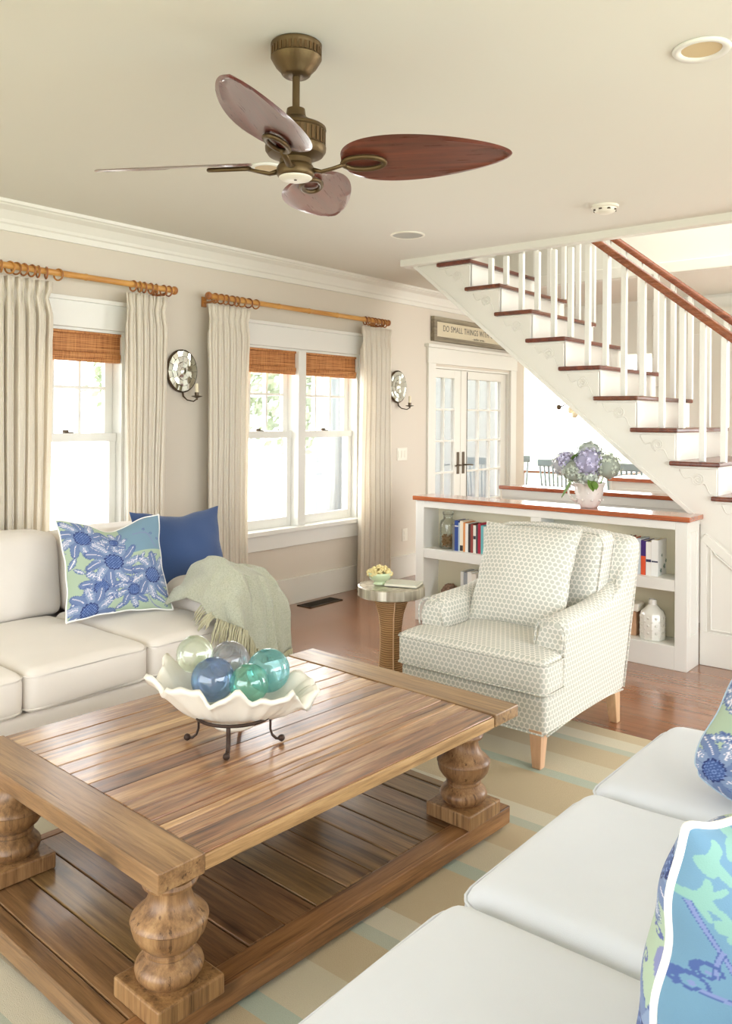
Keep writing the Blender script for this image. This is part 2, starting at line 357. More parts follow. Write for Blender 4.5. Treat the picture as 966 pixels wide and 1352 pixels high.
def obj(name, bm, mat, parent=None, bevel=0, smooth=False, local=False, label=None, sharp=40, fix=True, uv=True):
    if fix: bmesh.ops.recalc_face_normals(bm, faces=bm.faces)
    if not local:
        if parent is not None: off = ORG[parent.name]
        else:
            xs = [v.co for v in bm.verts]; lo = Vector([min(v[i] for v in xs) for i in range(3)]); hi = Vector([max(v[i] for v in xs) for i in range(3)])
            off = Vector(((lo.x+hi.x)/2, (lo.y+hi.y)/2, lo.z))
        bmesh.ops.translate(bm, verts=bm.verts, vec=-off)
    else: off = ORG[parent.name] if parent is not None else Vector((0, 0, 0))
    me = bpy.data.meshes.new(name); bm.to_mesh(me); bm.free()
    if uv: box_uv(me)
    me.materials.append(mat); o = bpy.data.objects.new(name, me); C.objects.link(o)
    if smooth:
        for p in me.polygons: p.use_smooth = True
        if smooth == 'auto': me.set_sharp_from_angle(angle=math.radians(sharp))
    if parent is not None: o.parent = parent; ORG[o.name] = off
    else: o.location = off; ORG[o.name] = off
    if bevel:
        b = o.modifiers.new('bevel', 'BEVEL'); b.width = bevel; b.segments = 2; b.limit_method = 'ANGLE'; b.angle_limit = math.radians(40)
    if label: o['label'] = label
    return o
def tag(o, label, cat, group=None):
    o['label'] = label; o['category'] = cat
    if group: o['group'] = group
    return o
def struct(name, bm, mat, bevel=0, smooth=False):
    o = obj(name, bm, mat, None, bevel, smooth); o['kind'] = 'structure'; return o
def boxobj(name, mat, parent, *b, bevel=0, label=None, local=False):
    bm = bmesh.new(); bx(bm, *b); return obj(name, bm, mat, parent, bevel, label=label, local=local)
def share(src, name, parent, loc=(0, 0, 0), rot=None, scale=None):
    o = bpy.data.objects.new(name, src.data); C.objects.link(o); o.parent = parent; o.location = loc
    if rot: o.rotation_euler = rot
    if scale: o.scale = scale
    for m_ in src.modifiers:
        b = o.modifiers.new('bevel', 'BEVEL'); b.width = m_.width; b.segments = 2; b.limit_method = 'ANGLE'
    ORG[o.name] = ORG.get(src.name, Vector((0, 0, 0)))
    return o
def dup(root, loc, label, rot=None):
    r = root.copy(); C.objects.link(r); r.location = loc; r['label'] = label; ORG[r.name] = Vector(loc)
    if rot: r.rotation_euler = rot
    for ch in list(root.children):
        c = ch.copy(); C.objects.link(c); c.parent = r
        for g in ch.children:
            d = g.copy(); C.objects.link(d); d.parent = c
    return r

# ------------------------------------------------------------------ ROOM SHELL
H = 2.65; XW = -4.55; XR = 1.7; YB = -1.7
def wall_x(name, x0, x1, y0, y1, holes, mat, z1=H):
    """wall slab in the YZ plane with rectangular holes (ya,yb,za,zb)"""
    bm = bmesh.new(); ys = sorted({y0, y1, *[h[0] for h in holes], *[h[1] for h in holes]})
    for a, b in zip(ys, ys[1:]):
        hs_ = [h for h in holes if h[0] < (a+b)/2 < h[1]]; z = 0
        for h in sorted(hs_, key=lambda q: q[2]):
            if h[2] > z: bx(bm, x0, x1, a, b, z, h[2])
            z = h[3]
        if z < z1: bx(bm, x0, x1, a, b, z, z1)
    return struct(name, bm, mat)
def wall_y(name, y0, y1, x0, x1, holes, mat, z0=0, z1=H):
    bm = bmesh.new(); xs = sorted({x0, x1, *[h[0] for h in holes], *[h[1] for h in holes]})
    for a, b in zip(xs, xs[1:]):
        hs_ = [h for h in holes if h[0] < (a+b)/2 < h[1]]; z = z0
        for h in sorted(hs_, key=lambda q: q[2]):
            if h[2] > z: bx(bm, a, b, y0, y1, z, h[2])
            z = h[3]
        if z < z1: bx(bm, a, b, y0, y1, z, z1)
    return struct(name, bm, mat)
W1 = (2.40, 3.09, .60, 1.99); W2 = (4.00, 5.41, .60, 1.99); DR = (6.53, 7.96, 0, 1.96)
wall_x('wall_left', XW-.16, XW, YB, 8.30, [W1, W2, DR], M['wall'])
bm = bmesh.new(); bx(bm, -7.6, XR+.3, YB-.3, 13.2, -.12, -.012); floor = struct('floor', bm, M['floor'])
bm = bmesh.new(); y = YB; row = 0
while y < 13.0:
    x = -7.4-random.random()*1.2
    while x < XR:
        L_ = random.uniform(.9, 2.4); bx(bm, max(x, -7.5), min(x+L_, XR), y, y+.112, -.012, 0); x += L_
        if x > XR-.2: break
    y += .112; row += 1
o = obj('plank', bm, M['floor'], floor); o['kind'] = 'stuff'; o['label'] = 'glossy red brown hardwood floor planks'
# ceiling with the opening over the staircase
HX0, HX1, HY0, HY1 = -3.79, XR, 5.05, 6.38
bm = bmesh.new()
bx(bm, XW-.16, XR+.15, YB-.15, HY0, H, H+.25); bx(bm, XW-.16, HX0, HY0, 8.15, H, H+.25); bx(bm, -7.6, HX0, 8.15, 13.2, H, H+.25); bx(bm, HX0, XR+.3, HY1, 13.2, H, H+.25)
struct('ceiling', bm, M['ceiling'])
bm = bmesh.new(); bx(bm, HX0, XR, HY1, HY1+.1, H+.25, 3.5); bx(bm, HX0-.1, HX0, HY0, HY1+.1, H+.25, 3.5); bx(bm, HX0-.1, XR, HY0-.1, HY0, H+.25, 3.5)
struct('wall_upper', bm, M['wall'])
bm = bmesh.new(); bx(bm, HX0-.1, XR+.1, HY0-.1, HY1+.1, 3.5, 3.6); struct('ceiling_upper', bm, M['ceiling'])
bm = bmesh.new(); bx(bm, HX0-.01, XR, HY0-.055, HY0+.02, H-.05, H+.02); bx(bm, HX0-.03, HX0+.03, HY0+.021, HY1-.021, H-.049, H+.02); bx(bm, HX0, XR, HY1-.02, HY1+.06, H-.07, H+.02); struct('trim_1', bm, M['trim'], .008)
# crown moulding along the left wall
def crown(name, x, y0, y1, mirror=1):
    pr = [(0, -.155), (.018, -.155), (.022, -.12), (.03, -.112), (.035, -.095), (.06, -.05), (.095, -.03), (.1, -.022), (.112, -.018), (.115, 0), (0, 0)]
    bm = bmesh.new(); A = [bm.verts.new((x+u*mirror, y0, H+v)) for u, v in pr]; B = [bm.verts.new((x+u*mirror, y1, H+v)) for u, v in pr]
    n = len(pr); bm.faces.new(A); bm.faces.new(B[::-1])
    for i in range(n): bm.faces.new((A[i], B[i], B[(i+1) % n], A[(i+1) % n]))
    return struct(name, bm, M['trim'])
crown('trim_2', XW, YB, 8.3)
def base(name, *segs):
    bm = bmesh.new()
    for (x0, x1, y0, y1) in segs:
        bx(bm, x0, x1, y0, y1, 0, .19)
        if x1-x0 < y1-y0: bx(bm, x0, x1+.006, y0, y1, .19, .205)
        else: bx(bm, x0, x1, y0-.006, y1, .19, .205)
    return struct(name, bm, M['trim'], .003)
base('baseboard_left', (XW, XW+.018, YB, 6.40), (XW, XW+.018, 8.09, 8.30))
# unseen sides of the room, with the window openings that let the daylight in
wall_x('wall_right', XR, XR+.15, YB, 13.0, [(-.7, 3.9, .1, 2.2), (6.4, 8.8, .4, 2.4)], M['wall'])
wall_y('wall_back', YB-.15, YB, XW-.16, XR+.15, [(-3.9, .7, .1, 2.2)], M['wall'])
# dining room at the far left
wall_y('wall_far', 13.0, 13.15, -7.6, -2.0, [(-7.2, -5.9, .35, 2.35), (-5.7, -4.4, .35, 2.35), (-4.2, -2.5, .35, 2.35)], M['white'])
wall_x('wall_dining', -7.6, -7.45, 8.30, 13.0, [(8.8, 12.6, .4, 2.4)], M['white'])
bm = bmesh.new(); bx(bm, -7.6, XW-.16, 8.15, 8.30, 0, H); struct('wall_return', bm, plain('porch_siding', (150, 160, 164), .8))
bm = bmesh.new(); bx(bm, XW+.001, -3.05, 8.16, 8.30, 2.12, H); struct('wall_header', bm, M['white'])
bm = bmesh.new()
for xx in (-5.80, -4.30): bx(bm, xx-.05, xx+.05, 12.93, 12.995, .3, 2.4)
bx(bm, -7.25, -2.4, 12.94, 12.995, .27, .35); bx(bm, -7.25, -2.4, 12.94, 12.995, 2.35, 2.45)
struct('trim_3', bm, M['white'])
# hall behind the staircase
HALLY = 8.6
wall_y('wall_hall', HALLY, HALLY+.12, -2.6, XR, [(-.95, .2, 1.02, 1.78)], M['white'])
wall_x('wall_hall_side', -2.6, -2.48, HALLY, 13.0, [], M['white'])

# ---- windows
def window(name, y0, y1, z0, z1, units, panes=3):
    root = thing(name, '', 'window', ((XW), (y0+y1)/2, z0)); del root['label']; del root['category']; root['kind'] = 'structure'
    def part(n_, *b, bevel=.003, m='white', lab=None): return boxobj(n_, M[m], root, *b, bevel=bevel, label=lab)
    # casing on the room side
    part('window_header', XW, XW+.024, y0-.10, y1+.10, z1, z1+.165); part('header_cap', XW, XW+.05, y0-.12, y1+.12, z1+.155, z1+.180)
    part('casing', XW, XW+.022, y0-.10, y0, z0-.02, z1); part('casing', XW, XW+.022, y1, y1+.10, z0-.02, z1)
    part('window_sill', XW-.12, XW+.055, y0-.13, y1+.13, z0-.03, z0+.004); part('apron', XW, XW+.022, y0-.10, y1+.10, z0-.145, z0-.03)
    # jambs
    bm = bmesh.new(); bx(bm, XW-.159, XW-.001, y0+.0005, y0+.018, z0+.001, z1-.018); bx(bm, XW-.159, XW-.001, y1-.018, y1-.0005, z0+.001, z1-.018); bx(bm, XW-.159, XW-.001, y0+.0005, y1-.0005, z1-.018, z1-.0005); obj('jamb', bm, M['white'], root)
    zm = 1.325
    for i, (a, b) in enumerate(units):
        if i: part('mullion', XW-.14, XW+.02, units[i-1][1]+.001, a-.001, z0+.001, z1-.019)
        # upper sash (outer)
        xo0, xo1 = XW-.135, XW-.10; st = .055
        bm = bmesh.new(); bx(bm, xo0, xo1, a, a+st, zm-.02, z1-.018); bx(bm, xo0, xo1, b-st, b, zm-.02, z1-.018); bx(bm, xo0, xo1, a+st, b-st, z1-.075, z1-.018); bx(bm, xo0, xo1, a+st, b-st, zm-.02, zm+.022)
        up = obj('upper_sash', bm, M['white'], root, .002)
        ga, gb = a+st, b-st
        for k in range(1, panes): yy = ga+(gb-ga)*k/panes; boxobj('muntin', M['white'], up, xo0+.004, xo1+.003, yy-.009, yy+.009, zm+.02, z1-.07)
        zmid = (zm+.022+z1-.075)/2
        boxobj('muntin', M['white'], up, xo0+.005, xo1+.002, ga, gb, zmid-.009, zmid+.009)
        zz = [zm+.022, zmid, z1-.075]
        for k in range(panes):
            for q in range(2):
                ya = ga+(gb-ga)*k/panes; yb = ga+(gb-ga)*(k+1)/panes; boxobj('pane', M['pane'], up, xo0+.014, xo0+.018, ya, yb, zz[q], zz[q+1])
        # lower sash (inner)
        xi0, xi1 = XW-.095, XW-.06
        bm = bmesh.new(); bx(bm, xi0, xi1, a, a+.045, z0+.001, zm-.03); bx(bm, xi0, xi1, b-.045, b, z0+.001, zm-.03); bx(bm, xi0, xi1, a+.045, b-.045, z0+.001, z0+.075); bx(bm, xi0, xi1+.008, a, b, zm-.03, zm+.022)
        lo = obj('lower_sash', bm, M['white'], root, .002)
        boxobj('pane', M['pane'], lo, xi0+.014, xi0+.018, a+.045, b-.045, z0+.075, zm-.03)
        bm = bmesh.new(); yc = (a+b)/2; bx(bm, xi0+.004, xi1, yc-.03, yc+.03, zm+.022, zm+.03); bx(bm, xi0+.012, xi0+.024, yc-.035, yc+.004, zm+.03, zm+.042); obj('sash_lock', bm, M['bronze'], lo, .002, label='dark bronze sash lock')
    return root
window('window_1', *W1, [(2.42, 3.07)]); window('window_2', *W2, [(4.02, 4.66), (4.745, 5.39)])

# ---- french doors in the left wall
def french():
    root = thing('door_1', '', 'door', (XW, 7.245, 0)); del root['label']; del root['category']; root['kind'] = 'structure'
    def part(n_, *b, bevel=.003, m='trim'): return boxobj(n_, M[m], root, *b, bevel=bevel)
    part('casing', XW, XW+.026, 6.41, 6.53, 0, 1.98); part('casing', XW, XW+.026, 7.96, 8.08, 0, 1.98)
    part('door_header', XW, XW+.03, 6.40, 8.09, 1.98, 2.13); part('header_cap', XW, XW+.055, 6.37, 8.12, 2.13, 2.16)
    bm = bmesh.new(); bx(bm, XW-.159, XW-.001, 6.531, 6.546, .001, 1.939); bx(bm, XW-.159, XW-.001, 7.944, 7.959, .001, 1.939); bx(bm, XW-.159, XW-.001, 6.531, 7.959, 1.94, 1.959); obj('jamb', bm, M['trim'], root)
    x0, x1 = XW-.075, XW-.03
    for (a, b, hs_, nc) in ((6.548, 7.045, 1, 2), (7.052, 7.942, -1, 3)):
        bm = bmesh.new(); st = .10
        sa = .03 if hs_ > 0 else .125; sb = .11 if hs_ > 0 else .10; bx(bm, x0, x1, a, a+sa, .01, 1.938); bx(bm, x0, x1, b-sb, b, .01, 1.938); bx(bm, x0, x1, a+sa, b-sb, 1.855, 1.938); bx(bm, x0, x1, a+sa, b-sb, .01, .30)
        lf = obj('door_leaf', bm, M['trim'], root, .002)
        ga, gb = a+sa, b-sb; zs = [.30+(1.855-.30)*k/5 for k in range(6)]; yc_ = [ga+(gb-ga)*k/nc for k in range(nc+1)]
        for ym in yc_[1:-1]: boxobj('muntin', M['trim'], lf, x0+.006, x1-.004, ym-.008, ym+.008, .30, 1.855)
        for k in range(1, 5): boxobj('muntin', M['trim'], lf, x0+.007, x1-.005, ga, gb, zs[k]-.009, zs[k]+.009)
        for k in range(5):
            for p, q in zip(yc_, yc_[1:]): boxobj('pane', M['pane'], lf, x0+.02, x0+.024, p, q, zs[k], zs[k+1])
        hy = b-.045 if hs_ > 0 else a+.045
        bm = bmesh.new(); bx(bm, x1, x1+.008, hy-.02, hy+.02, .90, 1.12); rb = [(x1+.008, hy, .99), (x1+.045, hy, .99), (x1+.05, hy-.03*hs_, .99), (x1+.05, hy-.11*hs_, .985)]
        tube(bm, rb, .008, 8); obj('door_handle', bm, M['bronze'], lf, .002, label='dark bronze lever handle on a tall plate')
    bm = bmesh.new(); bx(bm, x0+.01, x1+.003, 7.160, 7.168, .012, 1.93); obj('dark_gap_strip', bm, M['iron'], root)  # dark strip standing in for the shaded gap in the door
french()

# ---- ceiling fittings
def can(x, y, label):
    t_ = thing('recessed_light', label, 'ceiling light', (x, y, H-.012), 'recessed ceiling lights')
    bm = bmesh.new(); lathe(bm, [(.062, H-.002), (.066, H-.008), (.085, H-.012), (.09, H-.004), (.09, H-.0005), (.062, H-.0005)], x, y, 32, cap=False); obj('trim_ring', bm, M['white'], t_, smooth=True)
    bm = bmesh.new(); lathe(bm, [(.062, H-.003), (.04, H-.0012), (.0, H-.001)], x, y, 32, cap=False); obj('baffle', bm, plain('can_baffle', (214, 192, 150), .5), t_, smooth=True)
can(-.871, 2.741, 'round recessed ceiling light at the top right, before the stair opening')
can(-2.90, 2.76, 'round recessed ceiling light partly hidden behind the fan hub')
t_ = thing('ceiling_speaker', 'flat round grey-white speaker grille flush in ceiling', 'speaker', (-3.234, 4.333, H-.008))
bm = bmesh.new(); lathe(bm, [(.112, H), (.112, H-.006), (.1, H-.009), (.098, H-.004)], -3.234, 4.333, 36, cap=False); obj('frame', bm, M['plastic'], t_, smooth=True)
bm = bmesh.new(); lathe(bm, [(.1, H-.004), (.06, H-.006), (0, H-.0065)], -3.234, 4.333, 36, cap=False); obj('grille', bm, plain('speaker_grille', (186, 186, 178), .7, nz=.6, nscale=500), t_, smooth=True)
t_ = thing('smoke_detector', 'white round smoke detector under the ceiling near the stairs', 'smoke detector', (-1.925, 4.42, H-.045))
bm = bmesh.new(); lathe(bm, [(.075, H), (.075, H-.012), (.066, H-.016)], -1.925, 4.42, 32); obj('base_plate', bm, M['plastic'], t_, smooth='auto')
bm = bmesh.new(); lathe(bm, [(.062, H-.014), (.062, H-.02), (.055, H-.034), (.03, H-.045), (0, H-.046)], -1.925, 4.42, 32); obj('cover', bm, M['plastic'], t_, smooth='auto')
bm = bmesh.new()
bm.free()
for k in range(8): a = k*PI/4; cx, cy = -1.925+.056*math.cos(a), 4.42+.056*math.sin(a); boxobj('sensor_slot', M['bronze'], t_, cx-.008, cx+.008, cy-.008, cy+.008, H-.03, H-.023)

# ---- wall plates and floor vent
t_ = thing('light_switch', 'white light switch plate on the beige wall beside the curtain', 'light switch', (XW, 6.03, 1.06))
boxobj('plate', M['plastic'], t_, XW, XW+.006, 5.955, 6.105, 1.07, 1.185, bevel=.002)
for k in (-.048, 0, .048): boxobj('rocker', M['plastic'], t_, XW+.006, XW+.010, 6.03+k-.016, 6.03+k+.016, 1.095, 1.16, bevel=.001)
t_ = thing('wall_outlet', 'white double outlet plate low on the wall near the bookcase', 'outlet', (XW, 6.08, .33))
boxobj('plate', M['plastic'], t_, XW, XW+.006, 6.042, 6.118, .33, .445, bevel=.002)
for k in (.358, .405): boxobj('socket', M['plastic'], t_, XW+.006, XW+.009, 6.062, 6.098, k-.014, k+.018, bevel=.001)
t_ = thing('floor_vent', 'dark slotted metal floor vent set before the baseboard', 'vent', (-4.40, 4.79, 0))
bm = bmesh.new(); x0, x1, y0, y1 = -4.475, -4.335, 4.60, 4.98
bx(bm, x0, x1, y0, y0+.018, 0, .006); bx(bm, x0, x1, y1-.018, y1, 0, .006); bx(bm, x0, x0+.018, y0, y1, 0, .006); bx(bm, x1-.018, x1, y0, y1, 0, .006); obj('frame', bm, M['vent'], t_, .001)
for k in range(20): yy = y0+.022+k*.0172; boxobj('slat', M['vent'], t_, x0+.016, x1-.016, yy, yy+.007, .0005, .004)
boxobj('vent_well', plain('vent_black', (20, 18, 16), .9), t_, x0+.01, x1-.01, y0+.01, y1-.01, .0001, .0008)

# ------------------------------------------------------------------ OUTSIDE
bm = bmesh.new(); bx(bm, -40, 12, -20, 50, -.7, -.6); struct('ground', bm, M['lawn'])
def tree(x, y, h, r, label):
    t_ = thing('garden_tree', label, 'tree', (x, y, -.6), 'garden trees outside')
    bm = bmesh.new(); tube(bm, [(x, y, -.6), (x+.1, y, h*.3), (x-.05, y+.1, h*.65)], [.16, .12, .06], 10); obj('trunk', bm, M['bark'], t_, smooth=True)
    bm = bmesh.new(); rd = random.Random(int(x*10+y*7))
    for k in range(1600):
        a = rd.uniform(0, 2*PI); ph = math.acos(rd.uniform(-1, 1)); q = r*rd.uniform(.45, 1)*(1+.25*noise.noise(Vector((a*2, ph*3, x))))
        c = Vector((x+q*math.cos(a)*math.sin(ph), y+q*math.sin(a)*math.sin(ph), h*.62+q*math.cos(ph)*1.1)); d = Vector((rd.uniform(-1, 1), rd.uniform(-1, 1), rd.uniform(-1, 1))).normalized(); e_ = d.orthogonal().normalized()*.07; f_ = d.cross(e_)
        vs = [bm.verts.new(c+e_*1.5), bm.verts.new(c+f_), bm.verts.new(c-e_*1.5), bm.verts.new(c-f_)]; bm.faces.new(vs)
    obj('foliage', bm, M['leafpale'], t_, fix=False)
tree(-11.5, 11.6, 3.6, 1.3, 'pale leafy garden tree seen through the left sash of the double window')
tree(-12.0, 14.2, 3.4, 1.2, 'pale leafy garden tree seen through the right sash of the double window')
tree(-14.0, 10.2, 4.2, 1.3, 'pale leafy garden tree seen faintly through the single window at left')

# ------------------------------------------------------------------ STAIRCASE
RISE, RUN = .199, .2455; NX, NZ = -1.482, 1.2055      # nosing of tread index 0
def nos(k): return NX-RUN*k, NZ+RISE*k               # nosing x and tread top z
SY0, SY1 = 5.07, 6.08
ks = range(-5, 8)
st = thing('staircase', 'cream painted staircase with dark wooden treads rising to the left', 'staircase', (-1.6, 5.6, 0))
tr0 = None
for k in ks:
    nx, nz = nos(k); bm = bmesh.new()
    bx(bm, nx-RUN-.05, nx, SY0-.035, SY1-.0, nz-.028, nz)
    tr = obj('tread', bm, M['tread'], st, .008)
    boxobj('riser', M['stair'], st, nx-.045, nx-.027, SY0+.02, SY1-.03, nz-RISE, nz-.028)
    boxobj('cove_moulding', M['stair'], tr, nx-RUN-.03, nx-.012, SY0-.014, SY0+.0, nz-.042, nz-.028, bevel=.004)
def zlow(x): return .946+(-1.734-x)*.8285             # underside line of the stringer
# front and rear stringers, each a sawtooth board
def stringer(y0, y1):
    pts = [(nos(7)[0]-RUN-.01, nos(7)[1]-.028)]
    top = []
    for k in ks:                                      # from the right (low) to the left (high)
        nx, nz = nos(k); top += [(nx-.027, nz-RISE-.028 if k > ks[0] else 0), (nx-.027, nz-.028)]
    nx, nz = nos(7); top += [(nx-RUN-.02, nz-.028), (nx-RUN-.28, H-.0)]
    xe = -1.60; low = [(-3.79, zlow(-3.79)), (xe, zlow(xe)), (-.60, 0)]
    pts = top+[(-3.83, H), (-3.80, zlow(-3.80))]+low[1:]
    return pts
bm = bmesh.new()
# build column by column so the shape stays clean
def string_cols(bm, y0, y1, close=0):
    for k in ks:
        nx, nz = nos(k); xr = nx-.027; xl = nx-.027-RUN
        za, zb = max(zlow(xl), 0), max(zlow(xr), 0); zt = nz-.028
        prism(bm, [(xl, za), (xr, zb), (xr, zt), (xl, zt)], y0, y1)
    xl = nos(7)[0]-.027-RUN; prism(bm, [(-3.795, zlow(-3.795)), (xl, zlow(xl)), (xl, H-.03), (-3.795, H-.0)], y0, y1)
string_cols(bm, SY0-.0, SY0+.03); obj('stringer', bm, M['stair'], st)
bm = bmesh.new(); string_cols(bm, SY1-.03, SY1); obj('stringer', bm, M['stair'], st)
bm = bmesh.new(); prism(bm, [(-3.795, zlow(-3.795)), (-.62, zlow(-.62)), (-.62, zlow(-.62)+.02), (-3.795, zlow(-3.795)+.02)], SY0+.03, SY1-.03); obj('soffit', bm, M['stair'], st)
bm = bmesh.new(); prism(bm, [(-3.80, zlow(-3.80)), (-1.6, zlow(-1.6)), (-1.6, zlow(-1.6)+.035), (-3.80, zlow(-3.80)+.035)], SY0-.008, SY0); obj('edge_bead', bm, M['stair'], st, .003)
# scroll brackets: wave line and spiral under every tread
def bracket():
    bm = bmesh.new(); pts = []
    for i in range(26): a = i/25*2.6*2*PI; r = .006+.034*i/25; pts.append((r*math.cos(a+.6), r*math.sin(a+.6)))
    x0, z0 = pts[-1]
    sp = [(-.0+x, z) for x, z in pts]
    tail = [(x0+(-.11-x0)*t_, z0+(.055-z0)*t_+.022*math.sin(t_*2*PI)) for t_ in [i/10 for i in range(1, 11)]]
    tube(bm, [(x, 0, z) for x, z in sp+tail], .0036, 6)
    low = [(.028+.05*t_, -.028-.055*t_+.012*math.sin(t_*2*PI)) for t_ in [i/8 for i in range(9)]]
    tube(bm, [(x, 0, z) for x, z in low], .0034, 6)
    return bm
b0 = None
for k in ks:
    nx, nz = nos(k); loc = Vector((nx-.13, SY0-.001, nz-.105))-ORG['staircase']
    if b0 is None: b0 = obj('scroll_bracket', bracket(), M['stair'], st, smooth=True, local=True); b0.location = loc
    else: share(b0, 'scroll_bracket', st, loc)
# balusters, front and rear rows
def railz(x): return 2.575-.80*(x+2.271)
bal = {}
def baluster(x, y, zb):
    zt = min(H-.05 if y < 5.5 else 3.2, railz(x)+.0); h = zt-zb
    if h < .03: return
    bm = bmesh.new(); s = .0165; bx(bm, -s, s, -s, s, 0, h)
    o = obj('baluster', bm, M['white'], st, .002, local=True); o.location = Vector((x, y, zb))-ORG['staircase']
for k in ks:
    nx, nz = nos(k)
    for dx in (.0, .1225):
        if nx-dx-.002 < HX0+.22: continue
        baluster(nx-.002-dx-.045*(0), SY0+.055, nz) if k > -5 or dx else None
        baluster(nx-.002-dx, SY1-.06, nz)
for yy, x_top in ((SY0+.055, -2.36), (SY1-.06, -2.95)):
    bm = bmesh.new()
    prof = [(u*.8, v*.7) for u, v in [(-.024, -.028), (.024, -.028), (.03, -.004), (.034, .012), (.028, .03), (.012, .042), (-.012, .042), (-.028, .03), (-.034, .012), (-.03, -.004)]]
    a, b = Vector((x_top, yy, railz(x_top)+.022)), Vector((-.35, yy, railz(-.35)+.022)); d = (b-a).normalized(); up = Vector((-d.z, 0, d.x)); up = up if up.z > 0 else -up
    A = [bm.verts.new(a+Vector((0, u, 0))+up*v) for u, v in prof]; B = [bm.verts.new(b+Vector((0, u, 0))+up*v) for u, v in prof]
    bm.faces.new(A); bm.faces.new(B[::-1])
    for i in range(len(prof)): bm.faces.new((A[i], B[i], B[(i+1) % len(prof)], A[(i+1) % len(prof)]))
    obj('handrail', bm, M['rail'], st, smooth='auto', label='brown wooden handrail')
# panelled wall closing the space under the lower flight
bm = bmesh.new(); x0 = -1.60
prism(bm, [(x0, 0), (-.60, 0), (-.60, max(zlow(-.6), .0)), (x0, zlow(x0))], SY0+.006, SY0+.03)
pw = struct('wall_under_stair', bm, M['stair'])
def strip(bm, a, b, w_, y0, y1):
    a, b = Vector((a[0], 0, a[1])), Vector((b[0], 0, b[1])); d = (b-a).normalized(); n = Vector((-d.z, 0, d.x))*w_
    prism(bm, [(p.x, p.z) for p in (a, b, b+n, a+n)], y0, y1)
bm = bmesh.new(); y0, y1 = SY0-.004, SY0+.008
bx(bm, -1.598, -.66, y0, y1, .001, .20); bx(bm, -1.598, -1.56, y0, y1, .2005, .74)
strip(bm, (-1.598, zlow(-1.598)-.09), (-.76, zlow(-.76)-.09), .05, y0-.001, y1)
obj('panel_moulding', bm, M['stair'], pw, .003)
bm = bmesh.new()
pp = [(-1.535, .215), (-.95, .215), (-.97, .24), (-1.51, .66), (-1.535, .70)]
for a, b in zip(pp, pp[1:]+pp[:1]): tube(bm, [(a[0], SY0, a[1]), (b[0], SY0, b[1])], .006, 6)
obj('panel_bead', bm, M['stair'], pw)

# ------------------------------------------------------------------ BOOKCASES WITH WOODEN CAPS
def bookcase(y0, y1, label, x0=-3.53, x1=-1.60, sgn=1):
    t_ = thing('low_bookcase', label, 'bookcase', ((x0+x1)/2, (y0+y1)/2, 0)); th = .072; d0, d1 = -2.606, -2.530
    def p(n_, *b, m='white', bevel=.003, lab=None): return boxobj(n_, M[m], t_, *b, bevel=bevel, label=lab)
    p('side_panel', x0, x0+th, y0, y1, 0, .862); p('side_panel', x1-th, x1, y0, y1, 0, .862); p('divider', d0, d1, y0, y1-.021, .1395, .8145)
    p('plinth', x0+th, x1-th, y0, y1, 0, .139); p('top_rail', x0+th, x1-th, y0, y0+.03, .815, .862)
    for a, b in ((x0+th, d0), (d1, x1-th)):
        p('shelf', a+.0005, b-.0005, y0+.0005, y1-.0205, .455, .523); p('back_panel', a-.03, b+.03, y1-.02, y1-.001, .14, .814, m='shelf_in')
        p('soffit_board', a, b, y0+.031, y1-.001, .8155, .84, m='shelf_in')
    p('countertop', x0-.018, x1+.018, y0-.018, y1+.018, .865, .895, m='cap', bevel=.004, lab='glossy orange brown wooden top')
    bm = bmesh.new(); pr = [(y0+.045, .2), (y1-.05, .2), (y1-.05, .80), (y0+.045, .80)]
    for a, b in zip(pr, pr[1:]+pr[:1]): tube(bm, [(x1+.002, a[0], a[1]), (x1+.002, b[0], b[1])], .005, 6)
    obj('panel_bead', bm, M['white'], t_)
    return t_
bookcase(4.85, 5.058, 'low white built-in bookcase with wooden top behind the armchair')
t_ = thing('half_wall', 'low pale half wall with wooden cap beyond the staircase', 'half wall', (-2.5, 6.2, 0))
boxobj('wall_panel', M['white'], t_, -3.55, -1.0, 6.11, 6.25, 0, .865); boxobj('countertop', M['cap'], t_, -3.57, -1.0, 6.085, 6.275, .865, .895, bevel=.004, label='brown wooden cap')
boxobj('apron_rail', M['white'], t_, -3.55, -1.0, 6.10, 6.11, .80, .865, bevel=.003)
t_ = thing('sideboard', 'white sideboard with brown wooden top beyond the half wall', 'sideboard', (-2.4, 7.85, 0))
boxobj('body', M['white'], t_, -3.25, -1.3, 7.66, 8.1, 0, .865); boxobj('sideboard_top', M['cap'], t_, -3.28, -1.3, 7.64, 8.12, .865, .90, bevel=.004, label='brown wooden top')
for k in range(3):
    a = -3.2+k*.63; boxobj('door', M['white'], t_, a, a+.59, 7.648, 7.66, .08, .80, bevel=.003)
# shiplap wall behind the sideboard
bm = bmesh.new(); bx(bm, -3.05, -1.0, 8.16, 8.24, 0, H); sw = struct('wall_shiplap', bm, M['white'])
for k in range(18): boxobj('board', M['white'], sw, -3.05, -1.0, 8.145, 8.16, .08+k*.142, .08+k*.142+.134, bevel=.003)
